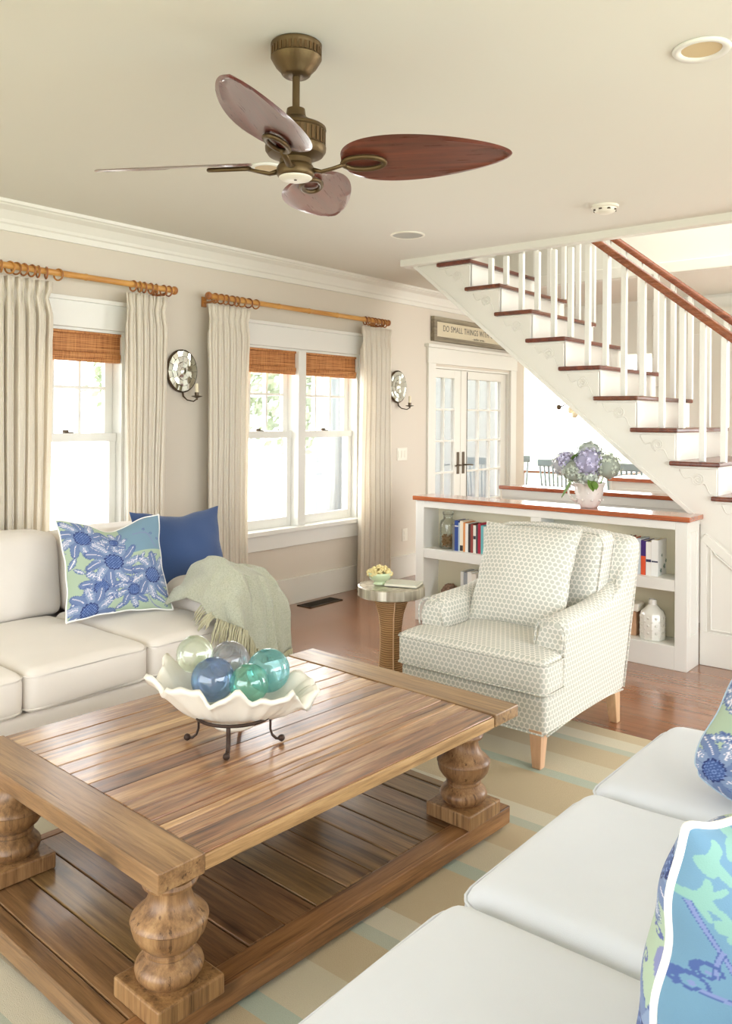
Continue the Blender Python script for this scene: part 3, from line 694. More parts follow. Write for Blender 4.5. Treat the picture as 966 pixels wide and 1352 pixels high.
# hall door and pantry shelf in the far hall wall
d2 = thing('door_2', '', 'door', (-2.2, 8.13, 0)); del d2['label']; del d2['category']; d2['kind'] = 'structure'
boxobj('casing', M['trim'], d2, -2.95, -2.83, 8.115, 8.145, 0, 2.40); boxobj('casing', M['trim'], d2, -2.02, -1.90, 8.115, 8.145, 0, 2.40); boxobj('door_header', M['trim'], d2, -2.97, -1.88, 8.11, 8.145, 2.40, 2.52)
boxobj('door_leaf', M['trim'], d2, -2.83, -2.02, 8.125, 8.145, .9, 2.40)
for a, b in ((-2.75, -2.47), (-2.38, -2.10)): boxobj('door_panel', M['white'], d2, a, b, 8.118, 8.126, 1.0, 2.28, bevel=.004)
hu = thing('wall_cabinet', 'white wall cabinet with open brown niche seen between the balusters', 'cabinet', (-1.55, 8.0, 1.0))
bm = bmesh.new(); a, b, c0, c1 = -1.86, -1.05, 7.85, 8.14
bx(bm, a, a+.05, c0, c1, 1.0, 2.2); bx(bm, b-.05, b, c0, c1, 1.0, 2.2); bx(bm, a, b, c0, c1, 2.15, 2.2); bx(bm, a, b, c0, c1, 1.68, 1.80); bx(bm, a, b, c0, c1, .90, 1.05); obj('body', bm, M['white'], hu, .003)
boxobj('niche_back', M['seatwood'], hu, a+.05, b-.05, c1-.02, c1-.005, 1.05, 1.68, label='brown wooden niche back'); boxobj('shelf', M['seatwood'], hu, a+.05, b-.05, c0+.02, c1-.02, 1.33, 1.36, label='brown wooden shelf')
bm = bmesh.new()
for k in range(1, 7): lathe(bm, [(.03, 1.36), (.045, 1.40), (.04, 1.47), (.015, 1.50)], a+.05+k*.1, c0+.14, 14)
bm.free()
for k in range(1, 7):
    bm = bmesh.new(); lathe(bm, [(.03, 1.361), (.045, 1.40), (.04, 1.47), (.015, 1.50)], a+.05+k*.1, c0+.14, 14); tag(obj('jug', bm, M['ceramic'], None, smooth=True), 'small white jug in the brown niche beyond the balusters', 'jug', 'white jugs in the wall niche')

# ------------------------------------------------------------------ BOOKS AND SHELF OBJECTS
cov = {}
def cmat(c):
    if c not in cov: cov[c] = plain('book_cover', c, .5)
    return cov[c]
def book(x, wd, h, dp, col, label, z0, group, yf=4.90, band=None, tilt=0):
    t_ = thing('book', label, 'book', (x+wd/2, yf+dp/2, z0), group); t_.rotation_euler = (0, tilt, 0)
    bm = bmesh.new(); c = .0025; hw = wd/2
    bx(bm, -hw, -hw+c, -dp/2, dp/2, 0, h); bx(bm, hw-c, hw, -dp/2, dp/2, 0, h); bx(bm, -hw+c, hw-c, -dp/2, -dp/2+c, 0, h)
    obj('cover', bm, cmat(col), t_, local=True)
    bm = bmesh.new(); bx(bm, -hw+c, hw-c, -dp/2+c, dp/2-.004, .003, h-.004); obj('pages', bm, M['paper'], t_, local=True)
    if band:
        bm = bmesh.new(); bx(bm, -hw+.001, hw-.001, -dp/2-.0008, -dp/2, h*band[1], h*band[2]); obj('spine_band', bm, cmat(band[0]), t_, local=True)
    return t_
G = 'books standing on the upper left shelf'
row = [(.018, .185, (120, 120, 118), 'thin grey book', None), (.030, .213, (44, 74, 146), 'thick royal blue book', ((220, 220, 225), .8, .84)), (.012, .200, (190, 206, 214), 'thin pale blue book', None),
       (.026, .214, (240, 230, 208), 'cream book with dark spine foot', ((50, 46, 44), .02, .2)), (.016, .205, (226, 150, 84), 'narrow orange book', None), (.024, .200, (236, 234, 228), 'white book beside the orange one', None),
       (.018, .196, (58, 48, 48), 'black-brown book', None), (.020, .198, (150, 70, 60), 'brick red book', None), (.022, .192, (232, 226, 214), 'ivory book in mid row', ((60, 60, 70), .5, .62)),
       (.014, .196, (70, 70, 74), 'thin charcoal book', None), (.022, .208, (168, 32, 58), 'crimson book', None), (.020, .196, (104, 178, 184), 'turquoise book', None), (.022, .190, (212, 214, 206), 'light grey book', None), (.024, .190, (240, 238, 230), 'white book next to the armchair back', None),
       (.02, .19, (80, 100, 130), 'slate blue book', None)]
x = -3.246
for (w_, h_, c_, l_, b_) in row: book(x, w_, h_, .15, c_, l_+' on the upper left shelf', .523, G, band=b_); x += w_+.001
row = [(.03, .21, (235, 232, 226), 'white book', None), (.028, .215, (48, 44, 46), 'black book', None), (.03, .212, (236, 120, 90), 'coral red book', None), (.028, .205, (238, 236, 230), 'off-white book', None), (.022, .214, (206, 214, 220), 'pale blue-grey book', None),
       (.03, .205, (66, 40, 120), 'violet book with an orange foot', ((226, 90, 50), .0, .55)), (.032, .200, (244, 242, 238), 'white book with a navy mark', ((40, 40, 80), .40, .48)), (.040, .214, (246, 246, 244), 'thick white book closing the row', ((60, 64, 96), .38, .42))]
x = -2.035; G = 'books standing on the upper right shelf'
for (w_, h_, c_, l_, b_) in row: book(x, w_, h_, .165, c_, l_+' on the upper right shelf', .523, G, band=b_); x += w_+.001
# flowers printed on the last cover (flat print on its side)
bm = bmesh.new()
for (a, b, r) in ((.06, .12, .012), (.10, .05, .02), (.13, .08, .016), (.045, .03, .018)):
    c = Vector((x+.0002, 4.90+a, .523+b)); vs = [bm.verts.new(c+Vector((0, r*math.cos(k*PI/5)*(1 if k % 2 else .6), r*math.sin(k*PI/5)*(1 if k % 2 else .6)))) for k in range(10)]; bm.faces.new(vs)
last = [o for o in bpy.data.objects if o.name.startswith('book') and o.get('label', '').startswith('thick white book closing')][0]
obj('cover_print', bm, plain('grey_green_print', (120, 142, 132), .6), last)
# flat stack on the upper right shelf
z = .523
for i, (h_, c_, l_) in enumerate(((.05, (40, 44, 60), 'bottom dark book of the flat stack'), (.045, (228, 224, 214), 'white book low in the flat stack'), (.05, (90, 60, 52), 'brown book in the middle of the flat stack'), (.040, (30, 96, 116), 'teal book near the top of the flat stack'), (.030, (44, 84, 150), 'blue book second from top of the flat stack'), (.022, (48, 110, 130), 'topmost thin teal book of the flat stack'))):
    t_ = thing('book', l_, 'book', (-2.43, 4.955, z), 'books lying in a flat stack on the upper right shelf', rot=(0, 0, .04*(i % 3-1)))
    hw = .105-.006*(i % 2); bm = bmesh.new(); bx(bm, -hw, hw, -.075, .075, 0, .003); bx(bm, -hw, hw, -.075, .075, h_-.003, h_); bx(bm, -hw, hw, -.075, -.072, .003, h_-.003); obj('cover', bm, cmat(c_), t_, local=True)
    bm = bmesh.new(); bx(bm, -hw+.003, hw-.003, -.072, .072, .003, h_-.003); obj('pages', bm, M['paper'], t_, local=True); z += h_
G = 'books standing on the lower left shelf'; x = -3.175
for (w_, h_, c_, l_, b_) in [(.024, .245, (214, 214, 208), 'tall pale grey book', None), (.03, .242, (150, 156, 160), 'tall mid grey book', None), (.034, .248, (238, 236, 228), 'tall white book', None), (.034, .240, (232, 228, 216), 'tall ivory book', ((90, 70, 60), .1, .2)), (.03, .19, (224, 206, 170), 'short tan book', None), (.032, .24, (228, 226, 222), 'tall white book by the armchair', None)]:
    book(x, w_, h_, .16, c_, l_+' on the lower left shelf', .139, G, band=b_); x += w_+.001
# glass jar of shells
jx, jy = -3.325, 4.965
t_ = thing('glass_jar', 'tall clear glass jar half full of tan shells on the bookcase', 'jar', (jx, jy, .523))
bm = bmesh.new(); z = .524; lathe(bm, [(.0, z), (.058, z), (.062, z+.008), (.062, z+.17), (.055, z+.195), (.034, z+.21), (.034, z+.235), (.037, z+.24)], jx, jy, 28, cap=False); obj('glass_body', bm, M['jar'], t_, smooth=True)
bm = bmesh.new(); lathe(bm, [(.036, z+.238), (.04, z+.243), (.04, z+.262), (.0, z+.266)], jx, jy, 24); obj('stopper', bm, M['jar'], t_, smooth='auto')
bm = bmesh.new(); rd = random.Random(3)
for k in range(110):
    a = rd.uniform(0, 2*PI); r = .046*math.sqrt(rd.random()); zz = z+.01+rd.random()*.088; s = rd.uniform(.006, .011)
    bmesh.ops.create_icosphere(bm, subdivisions=1, radius=s, matrix=Matrix.Translation((jx+r*math.cos(a), jy+r*math.sin(a), zz)) @ Matrix.Rotation(rd.uniform(0, 3), 4, 'X') @ Matrix.Diagonal((1, .6, 1.5, 1)))
o = obj('shell_fill', bm, plain('tan_shells', (206, 164, 112), .6, var=.5), t_); o['kind'] = 'stuff'
# coral ball
t_ = thing('coral_ball', 'knobbly brown and white coral ball on the lower left shelf', 'decoration', (-3.30, 4.96, .139))
bm = bmesh.new(); rd = random.Random(5)
for k in range(150):
    z_ = rd.uniform(-1, 1); a = rd.uniform(0, 2*PI); q = math.sqrt(1-z_*z_); r = .058
    bmesh.ops.create_icosphere(bm, subdivisions=1, radius=rd.uniform(.008, .014), matrix=Matrix.Translation((-3.30+r*q*math.cos(a), 4.96+r*q*math.sin(a), .139+.068+r*z_)))
o = obj('knobs', bm, plain('coral_brown', (168, 136, 112), .8, var=.55), t_); o['kind'] = 'stuff'
bm = bmesh.new(); bmesh.ops.create_icosphere(bm, subdivisions=3, radius=.058, matrix=Matrix.Translation((-3.30, 4.96, .139+.068))); obj('core', bm, plain('coral_core', (120, 96, 80), .9), t_, smooth=True)
# ceramic bottle vase and box
bvx, bvy = -1.835, 4.945
t_ = thing('bottle_vase', 'white textured ceramic bottle vase on the lower right shelf', 'vase', (bvx, bvy, .139))
bm = bmesh.new(); lathe(bm, [(.0, .140), (.070, .140), (.075, .15), (.075, .285), (.066, .305), (.038, .33), (.024, .345), (.022, .375), (.02, .375), (.02, .35)], bvx, bvy, 10, cap=False); obj('vase_body', bm, M['ceramic'], t_, .003, smooth='auto', sharp=30)
bm = bmesh.new()
for i in range(6):
    for k in range(10):
        a = (k+.5*(i % 2))*2*PI/10; r = .0735; bmesh.ops.create_icosphere(bm, subdivisions=1, radius=.009, matrix=Matrix.Translation((bvx+r*math.cos(a), bvy+r*math.sin(a), .162+i*.022)) @ Matrix.Rotation(a, 4, 'Z') @ Matrix.Diagonal((.3, 1, 1, 1)))
o = obj('relief', bm, M['ceramic'], t_, smooth=True); o['kind'] = 'stuff'
t_ = thing('carved_box', 'small weathered wooden box beside the white bottle vase', 'box', (-1.985, 4.985, .139))
boxobj('box_body', M['footwood'], t_, -2.04, -1.93, 4.93, 5.03, .139, .285, bevel=.006); boxobj('box_lid', M['shell'], t_, -2.045, -1.915, 4.925, 5.035, .287, .335, bevel=.008, label='rough whitish stone lid')

# ------------------------------------------------------------------ VASE OF HYDRANGEAS
vx, vy = -2.250, 4.955; vz = .896
t_ = thing('white_pitcher', 'blush white ceramic pitcher on the bookcase top holding hydrangeas', 'vase', (vx, vy, vz))
bm = bmesh.new(); prof = [(.0, 0), (.052, 0), (.056, .006), (.070, .03), (.082, .065), (.088, .10), (.090, .125), (.098, .15), (.104, .158), (.098, .158), (.086, .13), (.08, .09), (.05, .02), (0, .015)]
lathe(bm, [(r, vz+z_) for r, z_ in prof], vx, vy, 36, cap=False); obj('pitcher_body', bm, M['vase'], t_, smooth=True)
bm = bmesh.new(); tube(bm, [(vx-.085+dx, vy-.03, vz+dz) for dx, dz in ((0, .135), (-.03, .145), (-.045, .12), (-.04, .08), (-.02, .05), (.015, .035))], .008, 10); obj('pitcher_handle', bm, M['vase'], t_, smooth=True)
bm = bmesh.new()
for k in range(9):
    a = k*.7; 
    for zz in (.05, .095): bmesh.ops.create_icosphere(bm, subdivisions=1, radius=.008, matrix=Matrix.Translation((vx+.083*math.cos(a+zz*9), vy+.083*math.sin(a+zz*9), vz+zz)))
o = obj('relief', bm, M['vase'], t_, smooth=True); o['kind'] = 'stuff'
t_ = thing('hydrangea_bouquet', 'bunch of lavender, white and green hydrangeas in the pitcher', 'flowers', (vx, vy, vz+.12))
heads = [(-.165, -.03, .265, .075, (222, 222, 226), 'white-green hydrangea head'), (-.12, -.07, .30, .06, (200, 196, 222), 'pale lavender hydrangea head'), (-.06, -.07, .235, .088, (196, 204, 190), 'sage green hydrangea head'),
         (.03, -.08, .29, .095, (204, 200, 232), 'lavender hydrangea head in the middle'), (.135, -.03, .265, .090, (196, 204, 190), 'green-grey hydrangea head'), (-.01, .02, .345, .085, (218, 228, 218), 'pale green hydrangea head on top'),
         (.03, -.07, .195, .06, (208, 216, 206), 'small pale hydrangea head low in front')]
for i, (dx, dy, dz, r, c_, l_) in enumerate(heads):
    t2 = NT('hydrangea_petal'); g2 = t2.N('ShaderNodeNewGeometry'); cc = lin(c_); vr = g2.outputs['Random Per Island']
    t2.L(t2.mix(vr, tuple(q*.75 for q in cc[:3])+(1,), tuple(min(1, q*1.35) for q in cc[:3])+(1,)), t2.b.inputs['Base Color']); t2.set(Roughness=.7)
    bm = bmesh.new(); rd = random.Random(i+20); c0 = Vector((vx+dx, vy+dy, vz+dz))
    for k in range(150):
        z_ = rd.uniform(-.9, 1); a = rd.uniform(0, 2*PI); q = math.sqrt(max(0, 1-z_*z_)); n_ = Vector((q*math.cos(a), q*math.sin(a), z_)); rr = r*rd.uniform(.85, 1.05)*(1+.12*noise.noise(n_*2+Vector((i, 0, 0))))
        p0 = c0+n_*rr; u_ = n_.orthogonal().normalized(); rot = Matrix.Rotation(rd.uniform(0, PI), 3, n_); u_ = rot @ u_; v_ = n_.cross(u_); s = rd.uniform(.009, .013)
        ctr = bm.verts.new(p0-n_*.002); ring = []
        for j in range(8):
            aa = j*PI/4; rad = s*(1.25 if j % 2 == 0 else .55); ring.append(bm.verts.new(p0+(u_*math.cos(aa)+v_*math.sin(aa))*rad+n_*(.003 if j % 2 == 0 else 0)))
        for j in range(8): bm.faces.new((ctr, ring[j], ring[(j+1) % 8]))
    hd = obj('flower_head', bm, t2.m, t_, fix=False, label=l_)
    bm = bmesh.new(); bmesh.ops.create_icosphere(bm, subdivisions=2, radius=r*.84, matrix=Matrix.Translation(c0)); obj('flower_core', bm, plain('hydrangea_core', tuple(int(q*.82) for q in c_), .9), hd, smooth=True)
    bm = bmesh.new(); tube(bm, [(vx+dx*.2, vy+dy*.2, vz+.06), (vx+dx*.6, vy+dy*.6, vz+.15), tuple(c0)], .004, 6); obj('stem', bm, M['leaf'], t_)
def leafm(a, b, w_, droop):
    bm = bmesh.new(); a, b = Vector(a), Vector(b); d = b-a; s = d.cross(Vector((0, 0, 1))).normalized(); n = 8; rows = []
    for i in range(n+1):
        t = i/n; p = a+d*t+Vector((0, 0, -droop*t*t)); wv = w_*math.sin(PI*min(1, t*.93+.04))**.8
        rows.append([bm.verts.new(p-s*wv+Vector((0, 0, .006))), bm.verts.new(p), bm.verts.new(p+s*wv+Vector((0, 0, .006)))])
    for r0, r1 in zip(rows, rows[1:]):
        for j in (0, 1): bm.faces.new((r0[j], r0[j+1], r1[j+1], r1[j]))
    return bm
for a, b, w_, dr in (((vx-.07, vy-.09, vz+.18), (vx-.12, vy-.14, vz+.06), .028, .0), ((vx-.07, vy-.1, vz+.30), (vx-.0, vy-.15, vz+.345), .022, .0), ((vx+.05, vy-.1, vz+.19), (vx+.085, vy-.13, vz+.11), .026, 0), ((vx+.08, vy-.1, vz+.17), (vx+.10, vy-.12, vz+.12), .02, 0)):
    obj('leaf', leafm(a, b, w_, dr), M['leaf'], t_, smooth=True)

# ------------------------------------------------------------------ RUG
bm = bmesh.new(); bx(bm, -3.05, -.35, .15, 3.70, .0005, .010); tag(obj('rug', bm, M['rug'], bevel=.004), 'flat woven rug with cream, tan and pale blue stripes on the floor', 'rug')

# ------------------------------------------------------------------ COFFEE TABLE
TX0, TX1, TY0, TY1, TZ = -2.512, -1.482, 1.142, 2.632, .44
t_ = thing('coffee_table', 'large rustic pine coffee table with turned legs and a plank shelf', 'coffee table', ((TX0+TX1)/2, (TY0+TY1)/2, .011)); t_.rotation_euler = (0, 0, -.0436)
def lumpy(bm, amp=.0012, sc_=9):
    for v in bm.verts: v.co += Vector((noise.noise(v.co*sc_), noise.noise(v.co*sc_+Vector((9, 0, 0))), noise.noise(v.co*sc_+Vector((0, 9, 0)))))*amp
def plank(name, mat, x0, x1, y0, y1, z0, z1, axis, n=10, amp=.0015, lab=None, bev=.003):
    bm = bmesh.new(); L_ = (x0, x1) if axis == 'X' else (y0, y1)
    for i in range(n+1):
        p = L_[0]+(L_[1]-L_[0])*i/n
        q = ((p, y0), (p, y1)) if axis == 'X' else ((x0, p), (x1, p))
        ring = [bm.verts.new((q[0][0], q[0][1], z0)), bm.verts.new((q[1][0], q[1][1], z0)), bm.verts.new((q[1][0], q[1][1], z1)), bm.verts.new((q[0][0], q[0][1], z1))]
        if i == 0: bm.faces.new(ring)
        else:
            for k in range(4): bm.faces.new((pr_[k], pr_[(k+1) % 4], ring[(k+1) % 4], ring[k]))
        pr_ = ring
    bm.faces.new(ring[::-1]); lumpy(bm, amp, 11)
    return obj(name, bm, mat, t_, bev, label=lab)
EB = .128
plank('end_board', M['board_x'], TX0-.004, TX1+.006, TY0, TY0+EB, TZ-.047, TZ+.002, 'X', lab='wide cross board at the near end of the top')
plank('end_board', M['board_x'], TX0-.004, TX1+.006, TY1-.145, TY1, TZ-.040, TZ+.002, 'X', lab='wide cross board at the far end of the top')
xs = [-2.512, -2.392, -2.300, -2.178, -2.105, -2.006, -1.925, -1.832, -1.770, -1.702, -1.668, -1.640, -1.583, -1.4835]
rd = random.Random(4)
for a, b in zip(xs, xs[1:]):
    dz = rd.uniform(-.0022, .0012); plank('top_plank', M['board'], a+.0014, b-.0014, TY0+EB+.002, TY1-.147, (TZ-.030 if b < -1.5 else TZ-.006)+dz, TZ+dz, 'Y', 14, .0018)
plank('side_rail', M['board_pale'], TX1-.030, TX1+.002, TY0+EB+.002, TY1-.147, TZ-.044, TZ-.007, 'Y', 8, .0008, bev=.002)
plank('side_rail', M['board_pale'], TX0-.002, TX0+.030, TY0+EB+.002, TY1-.147, TZ-.044, TZ-.033, 'Y', 8, .0008, bev=.002)
boxobj('under_frame', M['shelfside'], t_, TX0+.10, TX1-.10, TY0+.10, TY1-.10, TZ-.047, TZ-.034)
# shelf planks across, with a frame board at every edge
SX0, SX1, Y0_, Y1_ = -2.505, -1.490, 1.075, 2.604
plank('shelf_border', M['shelfside'], SX1-.074, SX1, Y0_, Y1_, .028, .088, 'Y', 10, .001, lab='thick edge board along the shelf')
plank('shelf_border', M['shelfside'], SX0, SX0+.034, Y0_, Y1_, .028, .088, 'Y', 10, .001)
plank('shelf_border', M['shelfboard'], SX0+.035, SX1-.0755, Y0_, Y0_+.05, .028, .088, 'X', 8, .001)
y = Y0_+.052; i = 0; rd = random.Random(9)
while y < Y1_-.03:
    w_ = min([.118, .122, .112, .125][i % 4], Y1_-y); dz = rd.uniform(-.002, .002)
    plank('shelf_plank', M['shelfboard'], SX0+.035, SX1-.0755, y+.002, y+w_-.003, .062+dz, .088+dz, 'X', 8, .0012); y += w_; i += 1
for (a, b) in ((SX0+.02, Y0_+.02), (SX1-.10, Y0_+.02), (SX0+.02, Y1_-.10), (SX1-.10, Y1_-.10)): boxobj('foot', M['shelfside'], t_, a, a+.08, b, b+.08, .011, .028)
for cx, cy in ((-1.562, 1.233), (-1.575, 2.440), (-2.370, 1.233), (-2.370, 2.440)):
    bm = bmesh.new(); prof = [(.045, .392), (.062, .392), (.062, .386), (.050, .383), (.050, .378), (.064, .374), (.067, .366), (.064, .358), (.051, .353), (.049, .343), (.051, .330), (.057, .316), (.069, .302), (.083, .290), (.091, .281), (.092, .276), (.089, .273), (.089, .262), (.084, .245), (.074, .230), (.062, .219), (.056, .213), (.060, .209), (.060, .203), (.056, .199), (.060, .194), (.070, .186), (.078, .176), (.081, .166), (.078, .154), (.070, .145), (.066, .139), (.078, .137), (.078, .134)]
    lathe(bm, [(r, z) for r, z in prof[::-1]], cx, cy, 40); lumpy(bm, .0015, 14)
    lg = obj('leg', bm, M['turned'], t_, smooth='auto', sharp=32)
    bm = bmesh.new(); s = .092; bx(bm, cx-s, cx+s, cy-s, cy+s, .089, .138); lumpy(bm, .001, 20); obj('plinth_block', bm, M['turned'], lg, .005)

# ------------------------------------------------------------------ SHELL BOWL, STAND, GLASS FLOATS
bx_, by_ = -1.955, 1.735
t_ = thing('iron_stand', 'dark iron ring stand with curled feet under the shell bowl', 'stand', (bx_, by_, .4415))
bm = bmesh.new(); R = .118; zr = .530; tube(bm, [(bx_+R*math.cos(a), by_+R*math.sin(a), zr) for a in [i*2*PI/48 for i in range(48)]], .0055, 8, closed=True); obj('ring', bm, M['iron'], t_, smooth=True)
for k in range(4):
    a = math.radians(-50.5+90*k)
    d = Vector((math.cos(a), math.sin(a), 0)); c = Vector((bx_, by_, 0)); pts = []
    for r, z in ((.116, .53), (.112, .505), (.112, .480), (.118, .462), (.130, .451), (.142, .4500)): pts.append(c+d*r+Vector((0, 0, z)))
    bm = bmesh.new(); tube(bm, pts, .0068, 8, flat=.55)
    cc = c+d*.147+Vector((0, 0, .4525)); bmesh.ops.create_uvsphere(bm, u_segments=12, v_segments=8, radius=.0108, matrix=Matrix.Translation(cc)); obj('curled_foot', bm, M['iron'], t_, smooth=True)
# ruffled clam shell bowl
Rv = Vector((.7713, .6365, 0)); Fv = Vector((-.6365, .7713, 0))
t_ = thing('shell_bowl', 'white ruffled clam shell bowl on the iron stand filled with glass balls', 'bowl', (bx_, by_, .50))
bm = bmesh.new(); n = 120; m_ = 18; rows = []
def shell_pt(a, s, inner):
    # a: angle, s: 0 centre .. 1 rim
    ax, ay = .252, .150
    ruf = math.cos(9*a+.4)+.45*math.cos(14*a+2.0)+.3*math.sin(5*a)
    k = 1+.060*math.cos(9*a+1.4)*s**2.5+.03*math.sin(4*a)*s
    r = s**.80
    x = ax*math.cos(a)*r*k; y = ay*math.sin(a)*r*k
    z = .508+.100*s**2.4+.017*ruf*s**4
    z += .052*s**3*max(0, math.cos(a-PI*.86))**1.5 + .020*s**2*max(0, math.sin(a)) - .012*s**3*max(0, math.cos(a))
    if s > .86: z -= (s-.86)**2*.55; x *= 1+(s-.86)*.22; y *= 1+(s-.86)*.22
    z += .0035*math.cos(27*a)*s
    z += .004*noise.noise(Vector((x*22, y*22, 1)))
    z += .020*s**3*max(0, -math.sin(a)); z += .006*math.cos(23*a+1.5*math.sin(3*a))*s**6; z += .007*noise.noise(Vector((math.cos(a)*7, math.sin(a)*7, 3)))*s**3
    if inner: z += .013; x *= .965; y *= .965
    p = Vector((bx_-.002, by_, 0))+Rv*(x+.0)+Fv*y; p.z = z; return p
for inner in (0, 1):
    rw = [[bm.verts.new(shell_pt(2*PI*i/n, .06+.94*j/m_, inner)) for i in range(n)] for j in range(m_+1)]; rows.append(rw)
    for j in range(m_):
        for i in range(n): q = (rw[j][i], rw[j][(i+1) % n], rw[j+1][(i+1) % n], rw[j+1][i]); bm.faces.new(q if not inner else q[::-1])
    bm.faces.new(rw[0])
for i in range(n): bm.faces.new((rows[0][m_][i], rows[0][m_][(i+1) % n], rows[1][m_][(i+1) % n], rows[1][m_][i]))
obj('shell', bm, M['shell'], t_, smooth=True)
bm = bmesh.new(); lathe(bm, [(.0, .492), (.062, .492), (.068, .498), (.07, .512), (.0, .514)], bx_, by_, 32, cap=False); obj('foot', bm, M['shell'], t_, smooth=True)
def glassball(px, py, pz, r, col, label, body=.3, edge=.55):
    t_ = thing('glass_float', label, 'glass ball', (px, py, pz-r), 'glass floats in the shell bowl')
    m_ = colored_glass('coloured_glass', col, body, edge)
    bm = bmesh.new(); bmesh.ops.create_uvsphere(bm, u_segments=48, v_segments=32, radius=r, matrix=Matrix.Translation((px, py, pz))); 
    for v in bm.verts: v.co += (v.co-Vector((px, py, pz))).normalized()*.0012*noise.noise(v.co*18)
    obj('glass_sphere', bm, m_, t_, smooth=True)
    bm = bmesh.new(); bmesh.ops.create_uvsphere(bm, u_segments=16, v_segments=10, radius=r*.2, matrix=Matrix.Translation((px-r*.1, py-r*.15, pz+r*.93)) @ Matrix.Diagonal((1, 1, .35, 1))); obj('glass_seal', bm, m_, t_, smooth=True)
def at(a, b, z): p = Vector((bx_, by_, 0))+Rv*a+Fv*b; return (p.x, p.y, z)
glassball(*at(-.135, .050, .697), .0585, (214, 230, 196), 'pale yellow-green clear glass ball at the left of the bowl', .35, .35)
glassball(*at(-.030, .085, .665), .0640, (176, 182, 196), 'smoky grey glass ball at the back of the bowl', .45, .5)
glassball(*at(-.062, -.030, .642), .0665, (104, 148, 204), 'cobalt blue glass ball at the front of the bowl', .8, .45)
glassball(*at(.100, .040, .650), .0680, (110, 208, 216), 'bright turquoise glass ball at the right of the bowl', .8, .6)
glassball(*at(.052, -.050, .637), .0600, (124, 212, 184), 'sea green glass ball at the front right of the bowl', .75, .5)

# ------------------------------------------------------------------ UPHOLSTERY HELPERS
def crown_def(cz, side=.0, wav=.003, seed=0):
    def f(u, v, w_, p):
        k = max(0, 1-u*u)*max(0, 1-v*v); q = p.copy()
        if w_ > 0: q.z += cz*k**.6*w_
        q.z += wav*noise.noise(Vector((p.x*6, p.y*6, seed)))
        q.x += side*u*(1-w_*w_)*max(0, 1-v*v); q.y += side*v*(1-w_*w_)*max(0, 1-u*u)
        return q
    return f
def piping_loop(bm, c, s, r, z, rad=.004, seg=6):
    pts = []; hx, hy = s[0]/2, s[1]/2
    for (sx, sy, a0) in ((1, 1, 0), (-1, 1, 90), (-1, -1, 180), (1, -1, 270)):
        for i in range(5): a = math.radians(a0+90*i/4); pts.append((c[0]+sx*(hx-r)+r*math.cos(a), c[1]+sy*(hy-r)+r*math.sin(a), z))
    tube(bm, pts, rad, seg, closed=True)
def seat_cushion(parent, x0, x1, y0, y1, z0, z1, mat, cz=.03, r=.035, seed=0, name='seat_cushion', pip=True, lab=None):
    bm = bmesh.new(); c = ((x0+x1)/2, (y0+y1)/2, (z0+z1)/2); s = (x1-x0, y1-y0, z1-z0); rbox(bm, c, s, r, 12, 4, crown_def(cz, .010, .004, seed))
    cu = obj(name, bm, mat, parent, smooth=True, label=lab)
    if pip:
        bm = bmesh.new(); piping_loop(bm, c, (s[0]+.004, s[1]+.004), r+.012, z1-r*.55); piping_loop(bm, c, (s[0]+.004, s[1]+.004), r+.012, z0+r*.55); obj('piping', bm, mat, cu, smooth=True)
    return cu
def back_cushion(parent, x0, x1, y0, y1, z0, z1, mat, seed, lean=.12, sgn=-1, name='back_cushion'):
    c = ((x0+x1)/2, (y0+y1)/2, (z0+z1)/2); s = (x1-x0, y1-y0, z1-z0)
    def f(u, v, w_, p):
        k = max(0, 1-w_*w_)*max(0, 1-v*v); q = p.copy(); q.x += u*.035*k**.6; q.x += sgn*lean*(w_+1)/2*s[2]
        q.z += .012*max(0, 1-v*v)*(w_ > 0)*w_; q += Vector((noise.noise(p*7+Vector((seed, 0, 0))), 0, noise.noise(p*6+Vector((0, seed, 0)))))*.008
        return q
    bm = bmesh.new(); rbox(bm, c, s, .055, 12, 4, f); return obj(name, bm, mat, parent, smooth=True)

# ------------------------------------------------------------------ LEFT SOFA
t_ = thing('sofa', 'long cream upholstered sofa under the windows facing the coffee table', 'sofa', (-3.5, 1.6, .011)); ms = M['sofa']
bm = bmesh.new(); rbox(bm, (-3.54, 1.72, .185), (.98, 2.62, .21), .02, 10, 3); obj('base', bm, ms, t_, smooth=True)
ys = [-.2, 1.02, 1.635, 2.205, 2.66]
for i, (a, b) in enumerate(((.45, 1.02), (1.025, 1.63), (1.635, 2.20), (2.205, 2.70))): seat_cushion(t_, -3.86, -3.03, a, b, .285, .462, ms, .022, .045, i)
bm = bmesh.new(); rbox(bm, (-4.13, 1.72, .45), (.24, 2.62, .72), .07, 10, 4); obj('backrest', bm, ms, t_, smooth=True)
for i, (a, b) in enumerate(((.45, 1.02), (1.02, 1.66), (1.66, 2.27), (2.27, 2.98))): back_cushion(t_, -4.08, -3.84, a, b, .45, .86 if i < 3 else .84, ms, i*3.1, .14)
def arm_sec(y0, y1, z0, z1, zo):
    pts = [(y0, z0), (y0, z1-.07)]
    for i in range(9): a = PI-PI/2*i/8; pts.append((y0+.10+.10*math.cos(a), z1-.07+.07*math.sin(a)))
    for i in range(1, 13): a = PI/2*i/12; pts.append((y0+.10+(y1-y0-.10)*math.sin(a), zo+(z1-zo)*math.cos(a)))
    pts.append((y1, z0)); return pts
bm = bmesh.new(); prism(bm, arm_sec(2.69, 3.05, .07, .61, .43), -4.05, -3.09, 'x'); obj('armrest', bm, ms, t_, .012, smooth='auto', sharp=45)
